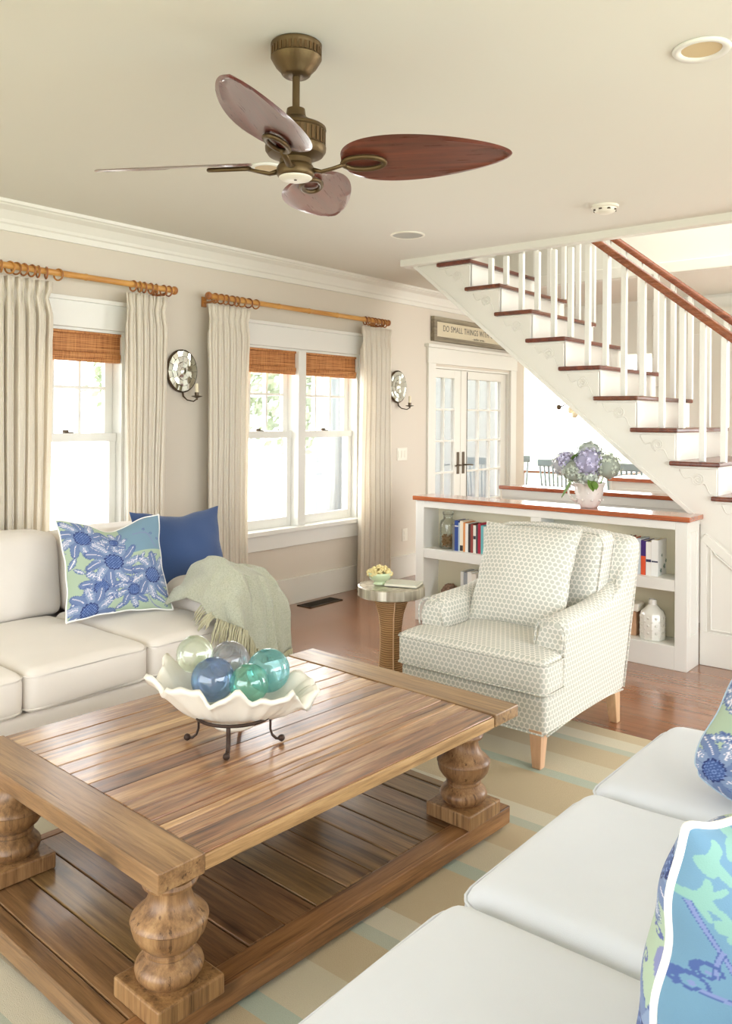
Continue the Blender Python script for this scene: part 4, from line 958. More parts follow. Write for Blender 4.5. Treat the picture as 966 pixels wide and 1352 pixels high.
for (a, b) in ((-3.12, 2.97), (-3.12, .55), (-3.98, 2.97), (-3.98, .55)):
    bm = bmesh.new(); lathe(bm, [(.02, .011), (.032, .085)], a, b, 16); obj('foot', bm, M['footwood'], t_)

# ------------------------------------------------------------------ RIGHT SOFA
t_ = thing('sofa', 'white upholstered sofa in the foreground across the coffee table', 'sofa', (-.4, 1.7, .011)); ms = M['sofa_r']
bm = bmesh.new(); rbox(bm, (-.36, 1.55, .205), (1.04, 2.16, .25), .02, 10, 3); obj('base', bm, ms, t_, smooth=True)
for i, (a, b) in enumerate(((.80, 1.408), (1.412, 2.03), (2.034, 2.645))): seat_cushion(t_, -.925, -.02, a, b, .32, .50, ms, .020, .055, 5+i)
bm = bmesh.new(); rbox(bm, (.20, 1.60, .50), (.22, 2.26, .76), .08, 10, 4); obj('backrest', bm, ms, t_, smooth=True)
for i, (a, b) in enumerate(((.80, 1.408), (1.412, 2.03), (2.034, 2.645))): back_cushion(t_, -.06, .12, a, b, .47, .86, ms, 9+i*2.3, .1, 1)
bm = bmesh.new(); prism(bm, arm_sec(.48, .79, .07, .60, .5), -.80, .30, 'x'); obj('armrest', bm, ms, t_, .012, smooth='auto', sharp=45)
for (a, b) in ((-.82, 2.58), (-.82, .55), (.2, 2.58), (.2, .55)):
    bm = bmesh.new(); lathe(bm, [(.02, .011), (.032, .085)], a, b, 16); obj('foot', bm, M['footwood'], t_)

# ------------------------------------------------------------------ PILLOWS
def paint_floral(U, V, flowers, teal=lambda u, v: 0, branch=True, seed=0):
    """printed fabric: colours per point on the cloth (u,v in 0..1)"""
    col = np.zeros(U.shape+(3,)); g = np.array(lin((170, 188, 164))[:3]); tl_ = np.array(lin((122, 152, 172))[:3])
    rs = np.random.RandomState(seed); ph = rs.rand(8)*6.28
    wob = .03*np.sin(U*23+ph[0])*np.cos(V*19+ph[1])+.02*np.sin(U*47+ph[2]+V*31)
    tm = (teal(U, V)+wob*2 > .5)[..., None]; col[:] = np.where(tm, tl_, g)
    if branch:
        for k in range(7):
            x0, y0 = rs.rand(2); a = rs.rand()*6.28
            L_ = .35; t = (U-x0)*np.cos(a)+(V-y0)*np.sin(a); s = -(U-x0)*np.sin(a)+(V-y0)*np.cos(a)-.03*np.sin(t*18+k)
            ln = (np.abs(s) < .0045) & (t > 0) & (t < L_); col[ln] = lin((132, 136, 178))[:3]
            for q in (.1, .2, .3):
                xx = x0+q*np.cos(a)-(.05)*np.sin(a)*(1 if k % 2 else -1); yy = y0+q*np.sin(a)+.05*np.cos(a)*(1 if k % 2 else -1); rr = np.hypot(U-xx, V-yy)
                sw = np.abs(rr-.010-.006*np.arctan2(V-yy, U-xx)/3.14) < .0035; col[sw & (rr < .03)] = lin((92, 102, 158))[:3]
    for k in range(34 if flowers else 0):                # small veined leaves scattered between the flowers
        x0, y0, a = rs.rand(), rs.rand(), rs.rand()*6.28; L_, W_ = .055+.03*rs.rand(), .020+.010*rs.rand()
        t = ((U-x0)*np.cos(a)+(V-y0)*np.sin(a))/L_; s = (-(U-x0)*np.sin(a)+(V-y0)*np.cos(a))/W_
        e = np.abs(s)-(1-t*t)*(1+.18*np.sin(t*22)); m_ = (e < 0) & (np.abs(t) < 1)
        if tm[min(int(x0*U.shape[0]), U.shape[0]-1), min(int(y0*U.shape[1]), U.shape[1]-1), 0]: continue
        col[m_] = lin((124, 144, 180))[:3]; col[m_ & (e > -.22)] = lin((84, 102, 152))[:3]
        col[m_ & (e < -.3) & ((np.abs(s) < .12) | (np.mod(t*4-np.abs(s)*1.1, 1) < .25))] = lin((226, 224, 230))[:3]
    for (cx, cy, R, rot, npet) in flowers:
        R = R*1.15
        dx, dy = U-cx, V-cy; r = np.hypot(dx, dy)/R; th = np.arctan2(dy, dx)+rot; th = th+.12*np.sin(r*5)
        k = npet; pet = np.abs(np.cos(k*th/2)); jag = .05*np.abs(np.sin(k*6.5*th)); edge = .60+.40*pet**.95-jag*1.3*(r > .5)
        edge = edge*1.0; m_ = r < edge; base = np.array(lin((132, 150, 182))[:3]); dk = np.array(lin((106, 124, 162))[:3])
        alt = ((np.floor((th*k/(2*PI))+.5).astype(int) % 2) == 0)[..., None]
        c = np.where(alt, base, dk*1.08); c = np.where((r > edge-.05)[..., None], np.array(lin((84, 102, 152))[:3]), c)
        # veins: centre line and chevrons of each petal
        ang = (np.mod(th*k/(2*PI)+.5, 1)-.5); side = np.abs(ang)*2*r
        ctr = (side < .035) & (r > .42) & (r < .88); chev = (np.mod(r*11-np.abs(ang)*9, 1) < .24) & (r > .42) & (r < .86) & (np.abs(ang) < .26) & alt[..., 0]
        c = np.where((ctr | chev)[..., None], np.array(lin((232, 226, 232))[:3]), c)
        col[m_] = c[m_]
        cen = r < .30; col[cen] = lin((72, 94, 146))[:3]
        ringm = np.abs(r-.29+.015*np.sin(14*th)) < .025; col[ringm] = lin((44, 56, 106))[:3]
        dots = cen & (np.sin(dx/R*60)*np.sin(dy/R*60) > .45); col[dots] = lin((124, 146, 196))[:3]
    return col
def pillow(name, label, loc, rotm, size, th, mat, n=60, paint=None, dip=0., group=None, pipmat=None, corner=.10, piprad=.005, back=None, flop=0, seed=0, wavy=.002, rounded=0):
    t_ = thing(name, label, 'pillow', loc, group); t_.rotation_euler = rotm.to_euler() if hasattr(rotm, 'to_euler') else rotm
    g = np.linspace(-1, 1, n+1); g = np.sign(g)*(1-(1-np.abs(g))**1.25); U, V = np.meshgrid(g, g, indexing='ij')
    sx, sz = size[0]/2, size[1]/2
    side_x = 1-corner*(1-V**2)**1.0; side_z = 1-corner*(1-U**2)
    X = U*sx*side_x; Z = V*sz*side_z
    cr_ = 1-rounded*(U*U*V*V)**4; X = X*cr_; Z = Z*cr_
    X = X+wavy*np.sin(V*11+seed)*np.abs(U)**3; Z = Z+wavy*np.sin(U*12+seed)*np.abs(V)**3
    Z = Z-dip*np.exp(-(U/.42)**2)*((V+1)/2)**1.5
    prof = (np.clip(1-U**2, 0, 1)**.55*np.clip(1-V**2, 0, 1)**.55)
    Yf = -th/2*prof; 
    wr = np.array([[noise.noise(Vector((float(X[i, j])*9, float(Z[i, j])*9, seed))) for j in range(0, n+1)] for i in range(0, n+1)]) if n <= 80 else None
    if wr is None:
        s = np.linspace(0, n, 61).astype(int); base_ = np.array([[noise.noise(Vector((float(X[i, j])*9, float(Z[i, j])*9, seed))) for j in s] for i in s])
        ii = np.arange(n+1)*60/n; i0 = np.clip(ii.astype(int), 0, 59); f_ = ii-i0
        r1 = base_[i0]*(1-f_)[:, None]+base_[i0+1]*f_[:, None]; wr = r1[:, i0]*(1-f_)[None]+r1[:, i0+1]*f_[None]
    Yf = Yf+wr*.006*prof; fl = flop*(V+1)**2*.25*(1-.0*U); 
    def mk(Yv, flip, nm, m_, paintf):
        vs = np.stack([X, Yv+fl, Z+sz], -1).reshape(-1, 3); idx = np.arange((n+1)**2).reshape(n+1, n+1)
        q = np.stack([idx[:-1, :-1], idx[1:, :-1], idx[1:, 1:], idx[:-1, 1:]], -1).reshape(-1, 4)
        if flip: q = q[:, ::-1]
        me = bpy.data.meshes.new(nm); me.vertices.add(len(vs)); me.vertices.foreach_set('co', vs.ravel()); me.loops.add(q.size); me.loops.foreach_set('vertex_index', q.ravel())
        me.polygons.add(len(q)); me.polygons.foreach_set('loop_start', np.arange(0, q.size, 4)); me.update(calc_edges=True); me.validate()
        me.polygons.foreach_set('use_smooth', np.ones(len(me.polygons), bool)); box_uv(me); me.materials.append(m_)
        if paintf:
            c = paintf((U+1)/2, (V+1)/2).reshape(-1, 3); ca = me.color_attributes.new('Col', 'FLOAT_COLOR', 'POINT'); ca.data.foreach_set('color', np.concatenate([c, np.ones((len(c), 1))], 1).astype(np.float32).ravel())
        o = bpy.data.objects.new(nm, me); C.objects.link(o); o.parent = t_; ORG[o.name] = Vector(loc); return o
    mk(Yf, False, 'front_cover', mat, paint); mk(-Yf, True, 'back_cover', mat, back or paint)
    if pipmat:
        pts = []; st = range(0, n, max(1, n//40))
        for i in st: pts.append((X[i, 0], fl[i, 0], Z[i, 0]+sz))
        for j in st: pts.append((X[n, j], fl[n, j], Z[n, j]+sz))
        for i in st: pts.append((X[n-i, n], fl[n-i, n], Z[n-i, n]+sz))
        for j in st: pts.append((X[0, n-j], fl[0, n-j], Z[0, n-j]+sz))
        bm = bmesh.new(); tube(bm, pts, piprad, 8, closed=True); obj('piping', bm, pipmat, t_, smooth=True, local=True, label='white corded edge')
    return t_
def orient(right, lean, roll=0):
    """x axis = right (horizontal), -y = face; leaned back so that the top goes to +y"""
    x = Vector(right).normalized(); z = Vector((0, 0, 1)); y = z.cross(x); m_ = Matrix((x, y, z)).transposed()
    return (m_ @ Matrix.Rotation(-lean, 3, 'X') @ Matrix.Rotation(roll, 3, 'Y')).to_euler()
M['print'] = vcol('floral_print')
flA = [(.18, .80, .22, .3, 10), (.30, .26, .20, .7, 9), (.62, .20, .17, .2, 9), (.44, .54, .27, .1, 11), (.84, .34, .23, .5, 10), (.20, .04, .23, .9, 10), (.47, .80, .13, 0, 8)]
pillow('floral_pillow', 'blue and green floral pillow with white cord, leaning on the left sofa', (-3.45, 2.335, .487), orient((.28, .96, 0), math.radians(24)), (.52, .50), .17, M['print'], 170,
       lambda u, v: paint_floral(u, v, flA, lambda a, b: ((a > .55) & (b > .62)).astype(float), True, 1), dip=.055, pipmat=M['piping'], corner=.10)
pillow('navy_pillow', 'solid navy blue linen pillow behind the floral pillow', (-3.56, 2.83, .487), orient((.22, .97, 0), math.radians(22)), (.53, .49), .17, M['navy'], 60, dip=.02, corner=.11, seed=3)
def cream_folds(): return None
flB = [(.16, .55, .20, .2, 11), (.55, .25, .24, .4, 12), (.60, .75, .22, .0, 12), (.92, .50, .18, .3, 10), (.1, .08, .16, 0, 9), (.15, .93, .14, 0, 9)]
flC = [(.94, .30, .22, .2, 11), (.55, .20, .2, .4, 12), (.60, .75, .22, .0, 12), (.94, .85, .18, .3, 10)]
pillow('floral_pillow', 'blue floral pillow at the far end of the foreground sofa, cut by the frame', (-.475, 2.14, .475), orient((.93, .36, 0), math.radians(16), .44), (.50, .50), .27, M['print'], 150,
       lambda u, v: paint_floral(u, v, flB, lambda a, b: 0*a, True, 5), pipmat=plain('pale_blue_cord', (176, 196, 214), .9), corner=.04, piprad=.0028, group=None, seed=5, rounded=.12)
def back_paint(u, v):
    c = np.zeros(u.shape+(3,)); c[:] = lin((106, 142, 166))[:3]
    g = np.array(lin((130, 170, 160))[:3]); lil = lin((122, 134, 178))[:3]; dkb = lin((74, 94, 146))[:3]
    for (x0, y0, x1, y1, cr) in ((.985, .80, .86, .56, 1), (.86, .56, .965, .575, 1), (.86, .56, .70, .54, 1), (.86, .56, .87, .36, -1), (.865, .46, .73, .42, 1), (.93, .70, .945, .62, 1), (.78, .55, .76, .66, 1), (.87, .36, .78, .28, 1), (.87, .36, .95, .30, -1), (.70, .54, .55, .60, 1)):
        L_ = math.hypot(x1-x0, y1-y0); a = math.atan2(y1-y0, x1-x0); t = (u-x0)*np.cos(a)+(v-y0)*np.sin(a); s_ = -(u-x0)*np.sin(a)+(v-y0)*np.cos(a)-.006*np.sin(t/L_*PI)
        c[(np.abs(s_) < .0065) & (t > 0) & (t < L_)] = dkb; c[(np.abs(s_) < .0045) & (t > 0) & (t < L_)] = lil
        ex, ey = x1+.012*cr, y1+.008; rr = np.hypot(u-ex, v-ey); th = np.arctan2(v-ey, u-ex); sp = np.abs(rr-.010-.008*((th+PI)/PI)) < .0036
        c[(rr < .028) & (rr > .021) & (th > -1)] = dkb; c[sp] = dkb; c[(rr < .006)] = lil
    for (cx, cy, R, rot, k) in ((.935, .915, .045, .4, 3), (.955, .82, .040, 1.4, 5), (.925, .765, .030, 2.2, 3), (.86, .965, .045, .2, 3), (.74, .94, .06, .9, 5), (.89, .66, .012, .5, 2), (.91, .50, .012, 0, 2), (.93, .40, .035, .5, 3), (.60, .80, .06, .5, 5), (.45, .6, .07, .5, 5), (.3, .85, .07, 1, 5), (.25, .3, .08, 0, 5), (.6, .15, .07, 0, 5), (.82, .12, .05, 1, 3)):
        dx, dy = u-cx+.012*np.sin(v*60), (v-cy)*.7; r = np.hypot(dx, dy)/R; th = np.arctan2(dy, dx)+rot; m_ = r < (.45+.55*np.abs(np.cos(k*th/2))**2); c[m_] = g
    return c
# seen from the side facing the sofa back: the teal side with branches
pillow('floral_pillow', 'large teal blue printed pillow with thick white cord, nearest to the camera', (-.290, 1.200, .506), orient((-.45, -.89, 0), math.radians(5), -.12), (.50, .44), .25, M['print'], 280,
       lambda u, v: paint_floral(u, v, flC, lambda a, b: 0*a, True, 8), pipmat=M['piping'], corner=.07, piprad=.0054, back=back_paint, seed=8, wavy=.005, rounded=.07)

# ------------------------------------------------------------------ THROW OVER THE LEFT SOFA'S ARM
t_ = thing('throw_blanket', 'sage green knitted throw with fringe, draped over the sofa arm', 'blanket', (-3.2, 2.8, .30))
bm = bmesh.new(); nu, nv = 60, 70; grid = []
def throw_pt(s, q):
    """s 0..1 from the seat side to the outer side of the arm, q 0..1 from behind the arm top, over it and down the front"""
    ztop = float(np.interp(s, [0, .12, .32, .55, .8, 1], [.56, .645, .745, .725, .66, .56])); zbot = float(np.interp(s, [0, .15, .35, .5, .8, 1], [.515, .47, .40, .285, .25, .27]))
    y = 2.54+.50*s+(.03 if s > .5 else 0)*(q-.4)
    key = [(-3.42, ztop-.06), (-3.28, ztop), (-3.14, ztop+.005), (-3.055, ztop-.05), (-3.02, ztop*.6+zbot*.4), (-3.0, zbot)]
    t = q*(len(key)-1); i = min(int(t), len(key)-2); f = t-i; f2 = f*f*(3-2*f)*.4+f*.6
    x = key[i][0]*(1-f2)+key[i+1][0]*f2; z = key[i][1]*(1-f)+key[i+1][1]*f
    w1 = .022*math.sin(s*15+q*3.5+1)+.014*math.sin(s*27-q*4)+.045*noise.noise(Vector((s*3.4, q*2.6, 4.2)))
    g = .5+.7*q; x += abs(w1)*g*.7+w1*.4*g+.01; z += w1*.7*(1-q)+.02*noise.noise(Vector((s*6, q*5, 1)))*(1-q); y += .020*math.sin(q*6+s*5)
    return Vector((x, y, z))
grid = [[bm.verts.new(throw_pt(i/nu, j/nv)) for j in range(nv+1)] for i in range(nu+1)]
for i in range(nu):
    for j in range(nv): bm.faces.new((grid[i][j], grid[i+1][j], grid[i+1][j+1], grid[i][j+1]))
o = obj('knit', bm, M['throw'], t_, smooth=True); sm = o.modifiers.new('thick', 'SOLIDIFY'); sm.thickness = .014
bm = bmesh.new(); rd = random.Random(2)
def strand(p, d, L_):
    pts = [p+d*L_*k/4+Vector((rd.uniform(-.004, .004), rd.uniform(-.004, .004), -.022*(k/4)**2)) for k in range(5)]; tube(bm, pts, [.0035, .0042, .0038, .003, .0012], 5)
for i in range(90): q_ = i/89; strand(throw_pt(q_*.5, 1)+Vector((rd.uniform(-.004, .012), 0, 0)), Vector((.15, -.45+.4*q_, -.7)).normalized(), rd.uniform(.07, .115))
for i in range(50): strand(throw_pt(.5+.5*i/49, 1), Vector((.03, 0, -1)), rd.uniform(.04, .06))
for i in range(20): strand(throw_pt(0, .45+.5*i/19), Vector((.1, -1, -.45)).normalized(), rd.uniform(.05, .08))
o = obj('fringe', bm, M['fringe'], t_, smooth=True); o['kind'] = 'stuff'

# ------------------------------------------------------------------ ARMCHAIR
t_ = thing('armchair', 'upholstered armchair in pale fabric with grey-green hexagon dots', 'armchair', (-1.93, 3.5, .0)); md = M['dots']
AX0, AX1, AF = -2.315, -1.575, 3.05
def pipe(parent, pts, closed=False, r=.0042): bm = bmesh.new(); tube(bm, pts, r, 6, closed=closed); obj('piping', bm, md, parent, smooth=True)
bm = bmesh.new()
def frame_def(u, v, w_, p):
    q = p.copy()
    if w_ < 0 and abs(v) < .9: q.z += .022*(1-v*v)*(abs(u) > .9)*(-w_)
    return q
rbox(bm, ((AX0+AX1)/2, 3.47, .235), (AX1-AX0, .80, .165), .022, 12, 3, frame_def); fr = obj('seat_frame', bm, md, t_, smooth=True)
pipe(fr, [(AX0+.01, 3.072, .158), (AX1-.01, 3.072, .158)]); pipe(fr, [(AX1+.002, 3.08, .158), (AX1+.002, 3.3, .172), (AX1+.002, 3.5, .178), (AX1+.002, 3.7, .172), (AX1+.002, 3.86, .158)])
# T-shaped seat cushion: narrow between the arms, wide in front of them
bm = bmesh.new(); cx = (AX0+AX1)/2; W_ = (AX1-AX0)/2+.010
def tcush(u, v, w_, p):
    q = p.copy(); k = max(0, 1-u*u)*max(0, 1-v*v)
    if w_ > 0: q.z += .028*k**.6*w_
    yy = q.y; lim = .245
    f = min(1, max(0, (yy+.19)/.03)); q.x = q.x*(1-f)+(q.x*lim/W_)*f if abs(q.x) > 0 else q.x
    q.z += .003*noise.noise(p*8); return q
rbox(bm, (cx, 3.40, .388), (2*W_, .70, .155), .034, 26, 4, tcush); cu = obj('seat_cushion', bm, md, t_, smooth=True)
for zz in (.449, .328):
    pipe(cu, [(cx-.255, 3.26, zz), (cx-.27, 3.24, zz), (cx-W_+.02, 3.235, zz), (cx-W_-.004, 3.215, zz), (cx-W_-.005, 3.085, zz), (cx-W_+.01, 3.055, zz), (cx-W_+.04, 3.048, zz), (cx, 3.044, zz), (cx+W_-.04, 3.048, zz), (cx+W_-.01, 3.055, zz), (cx+W_+.005, 3.085, zz), (cx+W_+.004, 3.215, zz), (cx+W_-.02, 3.235, zz), (cx+.27, 3.24, zz), (cx+.255, 3.26, zz)])
# set-back rolled arms
def arm(sg):
    bm = bmesh.new(); xi = cx+sg*.245; xo = cx+sg*.368; ny = 22; sec = []
    rows = []
    for j in range(ny+1):
        t = j/ny; y = 3.225+.66*t; zt = .605+.02*t+.055*max(0, t-.55)**1.5*3; fl = 1
        if j == 0: sh = .80
        elif j == 1: sh = .95
        else: sh = 1
        pts = []; xm = (xi+xo)/2; hw = (xo-xi)/2; bulge = .022*sg
        prof = [(xi, .32), (xi, .45), (xi-.2*hw, .53)]
        for i in range(15):
            a = PI*(1.0-i/14)   # over the top, inner to outer
            prof.append((xm-hw*-1*math.cos(a)*1.10+.10*hw if sg > 0 else xm+hw*math.cos(a)*1.0+.10*hw, zt-.07+.07*math.sin(a)))
        pr2 = []
        for i in range(15):
            a = PI*i/14; pr2.append((xm-hw*1.15*math.cos(a)+.06*hw, zt-.066+.066*math.sin(a)))
        out = [(xi, .30), (xi, .44), (xi-.02*sg, .50)]+pr2+[(xo+.004*sg, .50), (xo, .44), (xo, .30), (xo, .17)]+[(xi, .17)]
        cxm, czm = xm, .42
        ring = [bm.verts.new((cxm+(x-cxm)*sh, y+(0 if j else .0), czm+(z-czm)*(sh if z > .3 else 1))) for x, z in out]; rows.append(ring)
    for r0, r1 in zip(rows, rows[1:]):
        n_ = len(r0)
        for k in range(n_): bm.faces.new((r0[k], r0[(k+1) % n_], r1[(k+1) % n_], r1[k]))
    bm.faces.new(rows[0][::-1]); bm.faces.new(rows[-1])
    a_ = obj('armrest', bm, md, t_, smooth='auto', sharp=50)
    pts = []
    for i in range(13): a = PI*i/12; xm = (xi+xo)/2; hw = (xo-xi)/2; pts.append((xm-hw*1.12*math.cos(a)+.06*hw, 3.222, .605-.068+.066*math.sin(a)))
    pipe(a_, [(xi-.01*sg, 3.222, .47)]+pts+[(xo+.004*sg, 3.222, .47)])
    return a_
arm(1); arm(-1)
# outer side panel and wings, sloping back
for sg in (1, -1):
    xo = cx+sg*.368
    bm = bmesh.new(); pts = [(3.09, .165), (3.86, .165), (3.955, .50), (4.035, .80), (3.99, .845), (3.93, .84), (3.885, .75), (3.84, .66), (3.72, .605), (3.30, .560), (3.24, .50), (3.225, .33), (3.09, .30)]
    prism(bm, pts, xo-.035*sg, xo+.004*sg, 'x'); sp_ = obj('side_panel', bm, md, t_, .008)
    pipe(sp_, [(xo+.008*sg, a, b) for a, b in [(3.86, .17), (3.955, .50), (4.037, .80), (3.995, .848)]])
# backrest with box cushion
def leanf(off=0): 
    def f(u, v, w_, p):
        q = p.copy(); q.y += .21*(p.z+.0)*1.0; q.z += .018*(1-u*u)*(w_ > 0)*w_; q.y -= .02*max(0, 1-u*u)*max(0, 1-w_*w_)*(v < 0); q.x *= 1+.035*w_; return q
    return f
bm = bmesh.new(); rbox(bm, (cx, 3.915, .535), (.755, .15, .68), .05, 12, 4, leanf()); obj('backrest', bm, md, t_, smooth=True)
bm = bmesh.new(); rbox(bm, (cx+.0, 3.80, .665), (.60, .17, .47), .045, 12, 4, leanf()); bk = obj('back_cushion', bm, md, t_, smooth=True)
for yo in (-.066, .060): pipe(bk, [(cx+(x)*(1+.035*z/.235), 3.80+yo+.21*z, .665+z) for x, z in [(-.30, -.2), (-.30, .0), (-.30, .19), (-.27, .235), (-.1, .25), (.1, .25), (.27, .235), (.30, .19), (.30, 0), (.30, -.2)]])
for (x, y, s, tp) in ((-2.275, 3.10, 1, 0), (-1.622, 3.10, 1, 0), (-2.27, 3.80, 1, .05), (-1.605, 3.80, 1, .05)):
    bm = bmesh.new(); a, b = .030, .019; z0 = .0105 if y < 3.3 else 0
    A = [bm.verts.new((x+sx*b, y+sy*b+tp*.8, z0)) for sx, sy in ((-1, -1), (1, -1), (1, 1), (-1, 1))]; B = [bm.verts.new((x+sx*a, y+sy*a, .175)) for sx, sy in ((-1, -1), (1, -1), (1, 1), (-1, 1))]
    bm.faces.new(A[::-1]); bm.faces.new(B)
    for k in range(4): bm.faces.new((A[k], A[(k+1) % 4], B[(k+1) % 4], B[k]))
    obj('leg', bm, M['footwood'], t_, .003, label='pale wooden tapered leg')
pillow('dotted_pillow', 'square pillow in the same dotted fabric resting on the armchair', (-1.935, 3.44, .475), orient((.98, .05, 0), math.radians(24)), (.50, .50), .19, md, 60, corner=.07, pipmat=md, piprad=.0042, seed=4)

# ------------------------------------------------------------------ SIDE TABLE, BOWL, TRAY
sx_, sy_ = -2.585, 3.345
t_ = thing('side_table', 'small round side table with silvered rim and rope-wrapped flared column', 'side table', (sx_, sy_, 0))
bm = bmesh.new(); lathe(bm, [(.0, .548), (.165, .548), (.172, .552), (.172, .598), (.165, .602), (.158, .600), (.0, .5985)], sx_, sy_, 24, cap=False); obj('table_top', bm, M['silver'], t_, .001, smooth='auto', sharp=12)
bm = bmesh.new(); lathe(bm, [(.115, .001), (.112, .015), (.085, .05), (.068, .11), (.058, .20), (.053, .30), (.054, .38), (.062, .45), (.078, .50), (.098, .548)], sx_, sy_, 32); obj('column', bm, M['rope'], t_, smooth=True)
for k in range(3):
    a = math.radians(200+120*k); bm = bmesh.new(); tube(bm, [(sx_+(r+.002)*math.cos(a), sy_+(r+.002)*math.sin(a), z) for r, z in [(.112, .01), (.084, .05), (.069, .11), (.059, .20), (.054, .30), (.055, .38), (.063, .45), (.079, .50), (.098, .546)]], .004, 6); obj('edge_rib', bm, M['footwood'], t_, smooth=True)
fx_, fy_ = -2.640, 3.320
t_ = thing('small_bowl', 'pale green glass footed bowl on the side table', 'bowl', (fx_, fy_, .6025))
bm = bmesh.new(); z = .6025; lathe(bm, [(.0, z), (.034, z), (.036, z+.006), (.028, z+.012), (.03, z+.016), (.05, z+.026), (.062, z+.05), (.065, z+.062), (.061, z+.062), (.05, z+.034), (.0, z+.022)], fx_, fy_, 32, cap=False); obj('bowl_body', bm, plain('celadon_glaze', (206, 220, 178), .2, coat=.5), t_, smooth=True)
t_ = thing('popcorn', 'heap of pale yellow popcorn filling the small bowl', 'popcorn', (fx_, fy_, z+.05)); t_['kind'] = 'stuff'
bm = bmesh.new(); rd = random.Random(6)
for k in range(90):
    a = rd.uniform(0, 2*PI); r = .060*math.sqrt(rd.random()); zz = z+.052+.042*(1-(r/.064)**2)*rd.uniform(.2, 1)
    for q in range(3): bmesh.ops.create_icosphere(bm, subdivisions=1, radius=rd.uniform(.006, .010), matrix=Matrix.Translation((fx_+r*math.cos(a)+rd.uniform(-.006, .006), fy_+r*math.sin(a)+rd.uniform(-.006, .006), zz+rd.uniform(-.004, .006))))
o = obj('kernels', bm, plain('popcorn_cream', (246, 228, 164), .8, var=.25), t_, smooth=True); o['kind'] = 'stuff'
t_ = thing('closed_book', 'flat pale grey-green book lying on the side table', 'book', (-2.535, 3.385, .6025)); t_.rotation_euler = (0, 0, .35)
bm = bmesh.new(); bx(bm, -.085, .085, -.062, .062, 0, .002); bx(bm, -.085, .085, -.062, .062, .011, .013); bx(bm, -.085, -.083, -.062, .062, .002, .011); obj('cover', bm, plain('pale_cover', (206, 206, 190), .35), t_, local=True)
bm = bmesh.new(); bx(bm, -.083, .083, -.06, .06, .002, .011); obj('pages', bm, M['paper'], t_, local=True)

# ------------------------------------------------------------------ CURTAINS, RODS, SHADES
def rod(y0, y1, label, ringsets, loose=()):
    t_ = thing('curtain_rod', label, 'curtain rod', (-4.42, (y0+y1)/2, 2.25)); z = 2.278; x = -4.42
    bm = bmesh.new(); pts, rr = [], []; L_ = y1-y0; n = int(L_/.30)
    for k in range(n+1):
        yc = y0+L_*k/n
        for d, r in ((-.012, .0185), (-.004, .0215), (.004, .0215), (.012, .0185)):
            if y0 <= yc+d <= y1: pts.append((x, yc+d, z)); rr.append(r)
    tube(bm, pts, rr, 16); obj('bamboo_pole', bm, M['bamboo'], t_, smooth=True)
    for ye, s in ((y0, -1), (y1, 1)):
        bm = bmesh.new(); bmesh.ops.create_uvsphere(bm, u_segments=16, v_segments=10, radius=.028, matrix=Matrix.Translation((x, ye+s*.012, z)) @ Matrix.Diagonal((1, .8, 1, 1))); obj('finial', bm, M['ring'], t_, smooth=True)
        bm = bmesh.new(); yb = ye-s*.05; tube(bm, [(x, yb, z-.024), (x-.04, yb, z-.03), (XW+.004, yb, z-.03)], .008, 8); bx(bm, XW+.0005, XW+.01, yb-.02, yb+.02, z-.06, z+.01); obj('bracket', bm, M['ring'], t_, smooth='auto')
    r0 = None
    for yy in [q for rs in ringsets for q in rs]+list(loose):
        if r0 is None:
            bm = bmesh.new(); tube(bm, [(.032*math.cos(a), 0, .032*math.sin(a)) for a in [i*2*PI/28 for i in range(28)]], .0052, 8, closed=True); r0 = obj('ring', bm, M['ring'], t_, smooth=True, local=True); r0.location = Vector((x, yy, z-.010))-ORG[t_.name]; r0.rotation_euler = (0, 0, .15)
        else: share(r0, 'ring', t_, Vector((x, yy, z-.010))-ORG[t_.name], (0, 0, random.uniform(-.3, .45)))
    return t_
def curtain(y0, y1, label, folds=6, seed=0):
    x = -4.415; ym = (y0+y1)/2; t_ = thing('curtain', label, 'curtain', (x, ym, .008), 'cream linen curtains')
    nu, nv = folds*18, 46; bm = bmesh.new(); rows = []; w_ = y1-y0; ztop = 2.222
    for j in range(nv+1):
        t = j/nv; z = .008+(ztop-.008)*(1-(1-t)**1.0); d = ztop-z
        pin = math.exp(-((d-.105)/.045)**2); row = []
        amp = .042*(1-.75*pin)*(1 if d > .1 else .55+.45*d/.1); 
        for i in range(nu+1):
            s = i/nu; ph = s*folds*2*PI; uu = (s*folds) % 1-.5; s_ = .55-1.9*math.exp(-(uu/.15)**2)+.35*math.cos(2*PI*(uu+.5))*-1
            wide = (1+.06*math.sin(d*1.3+seed))*(1-.10*pin if d < .3 else 1-.02)
            yy = ym+(s-.5)*w_*wide+.006*math.sin(ph*2+seed)+.010*noise.noise(Vector((s*6, d*1.2, seed)))*min(1, d*2)
            xx = x+amp*s_*(1+.3*noise.noise(Vector((s*9, 1.1, seed))))+.012*noise.noise(Vector((s*4, d*1.4, seed+7)))
            if pin > .02: xx += -.010*pin*(math.cos(ph*3))
            row.append(bm.verts.new((xx, yy, z)))
        rows.append(row)
    for r0, r1 in zip(rows, rows[1:]):
        for i in range(nu): bm.faces.new((r0[i], r0[i+1], r1[i+1], r1[i]))
    o = obj('panel', bm, M['linen'], t_, smooth=True); m_ = o.modifiers.new('thick', 'SOLIDIFY'); m_.thickness = .003
    return t_
def spread(a, b, n, jit=.008): return [a+(b-a)*i/(n-1)+random.uniform(-jit, jit) for i in range(n)]
random.seed(11)
rod(2.10, 3.365, 'bamboo curtain rod over the single window at the left', [spread(2.17, 2.48, 8), spread(3.06, 3.33, 7)], loose=(2.555,))
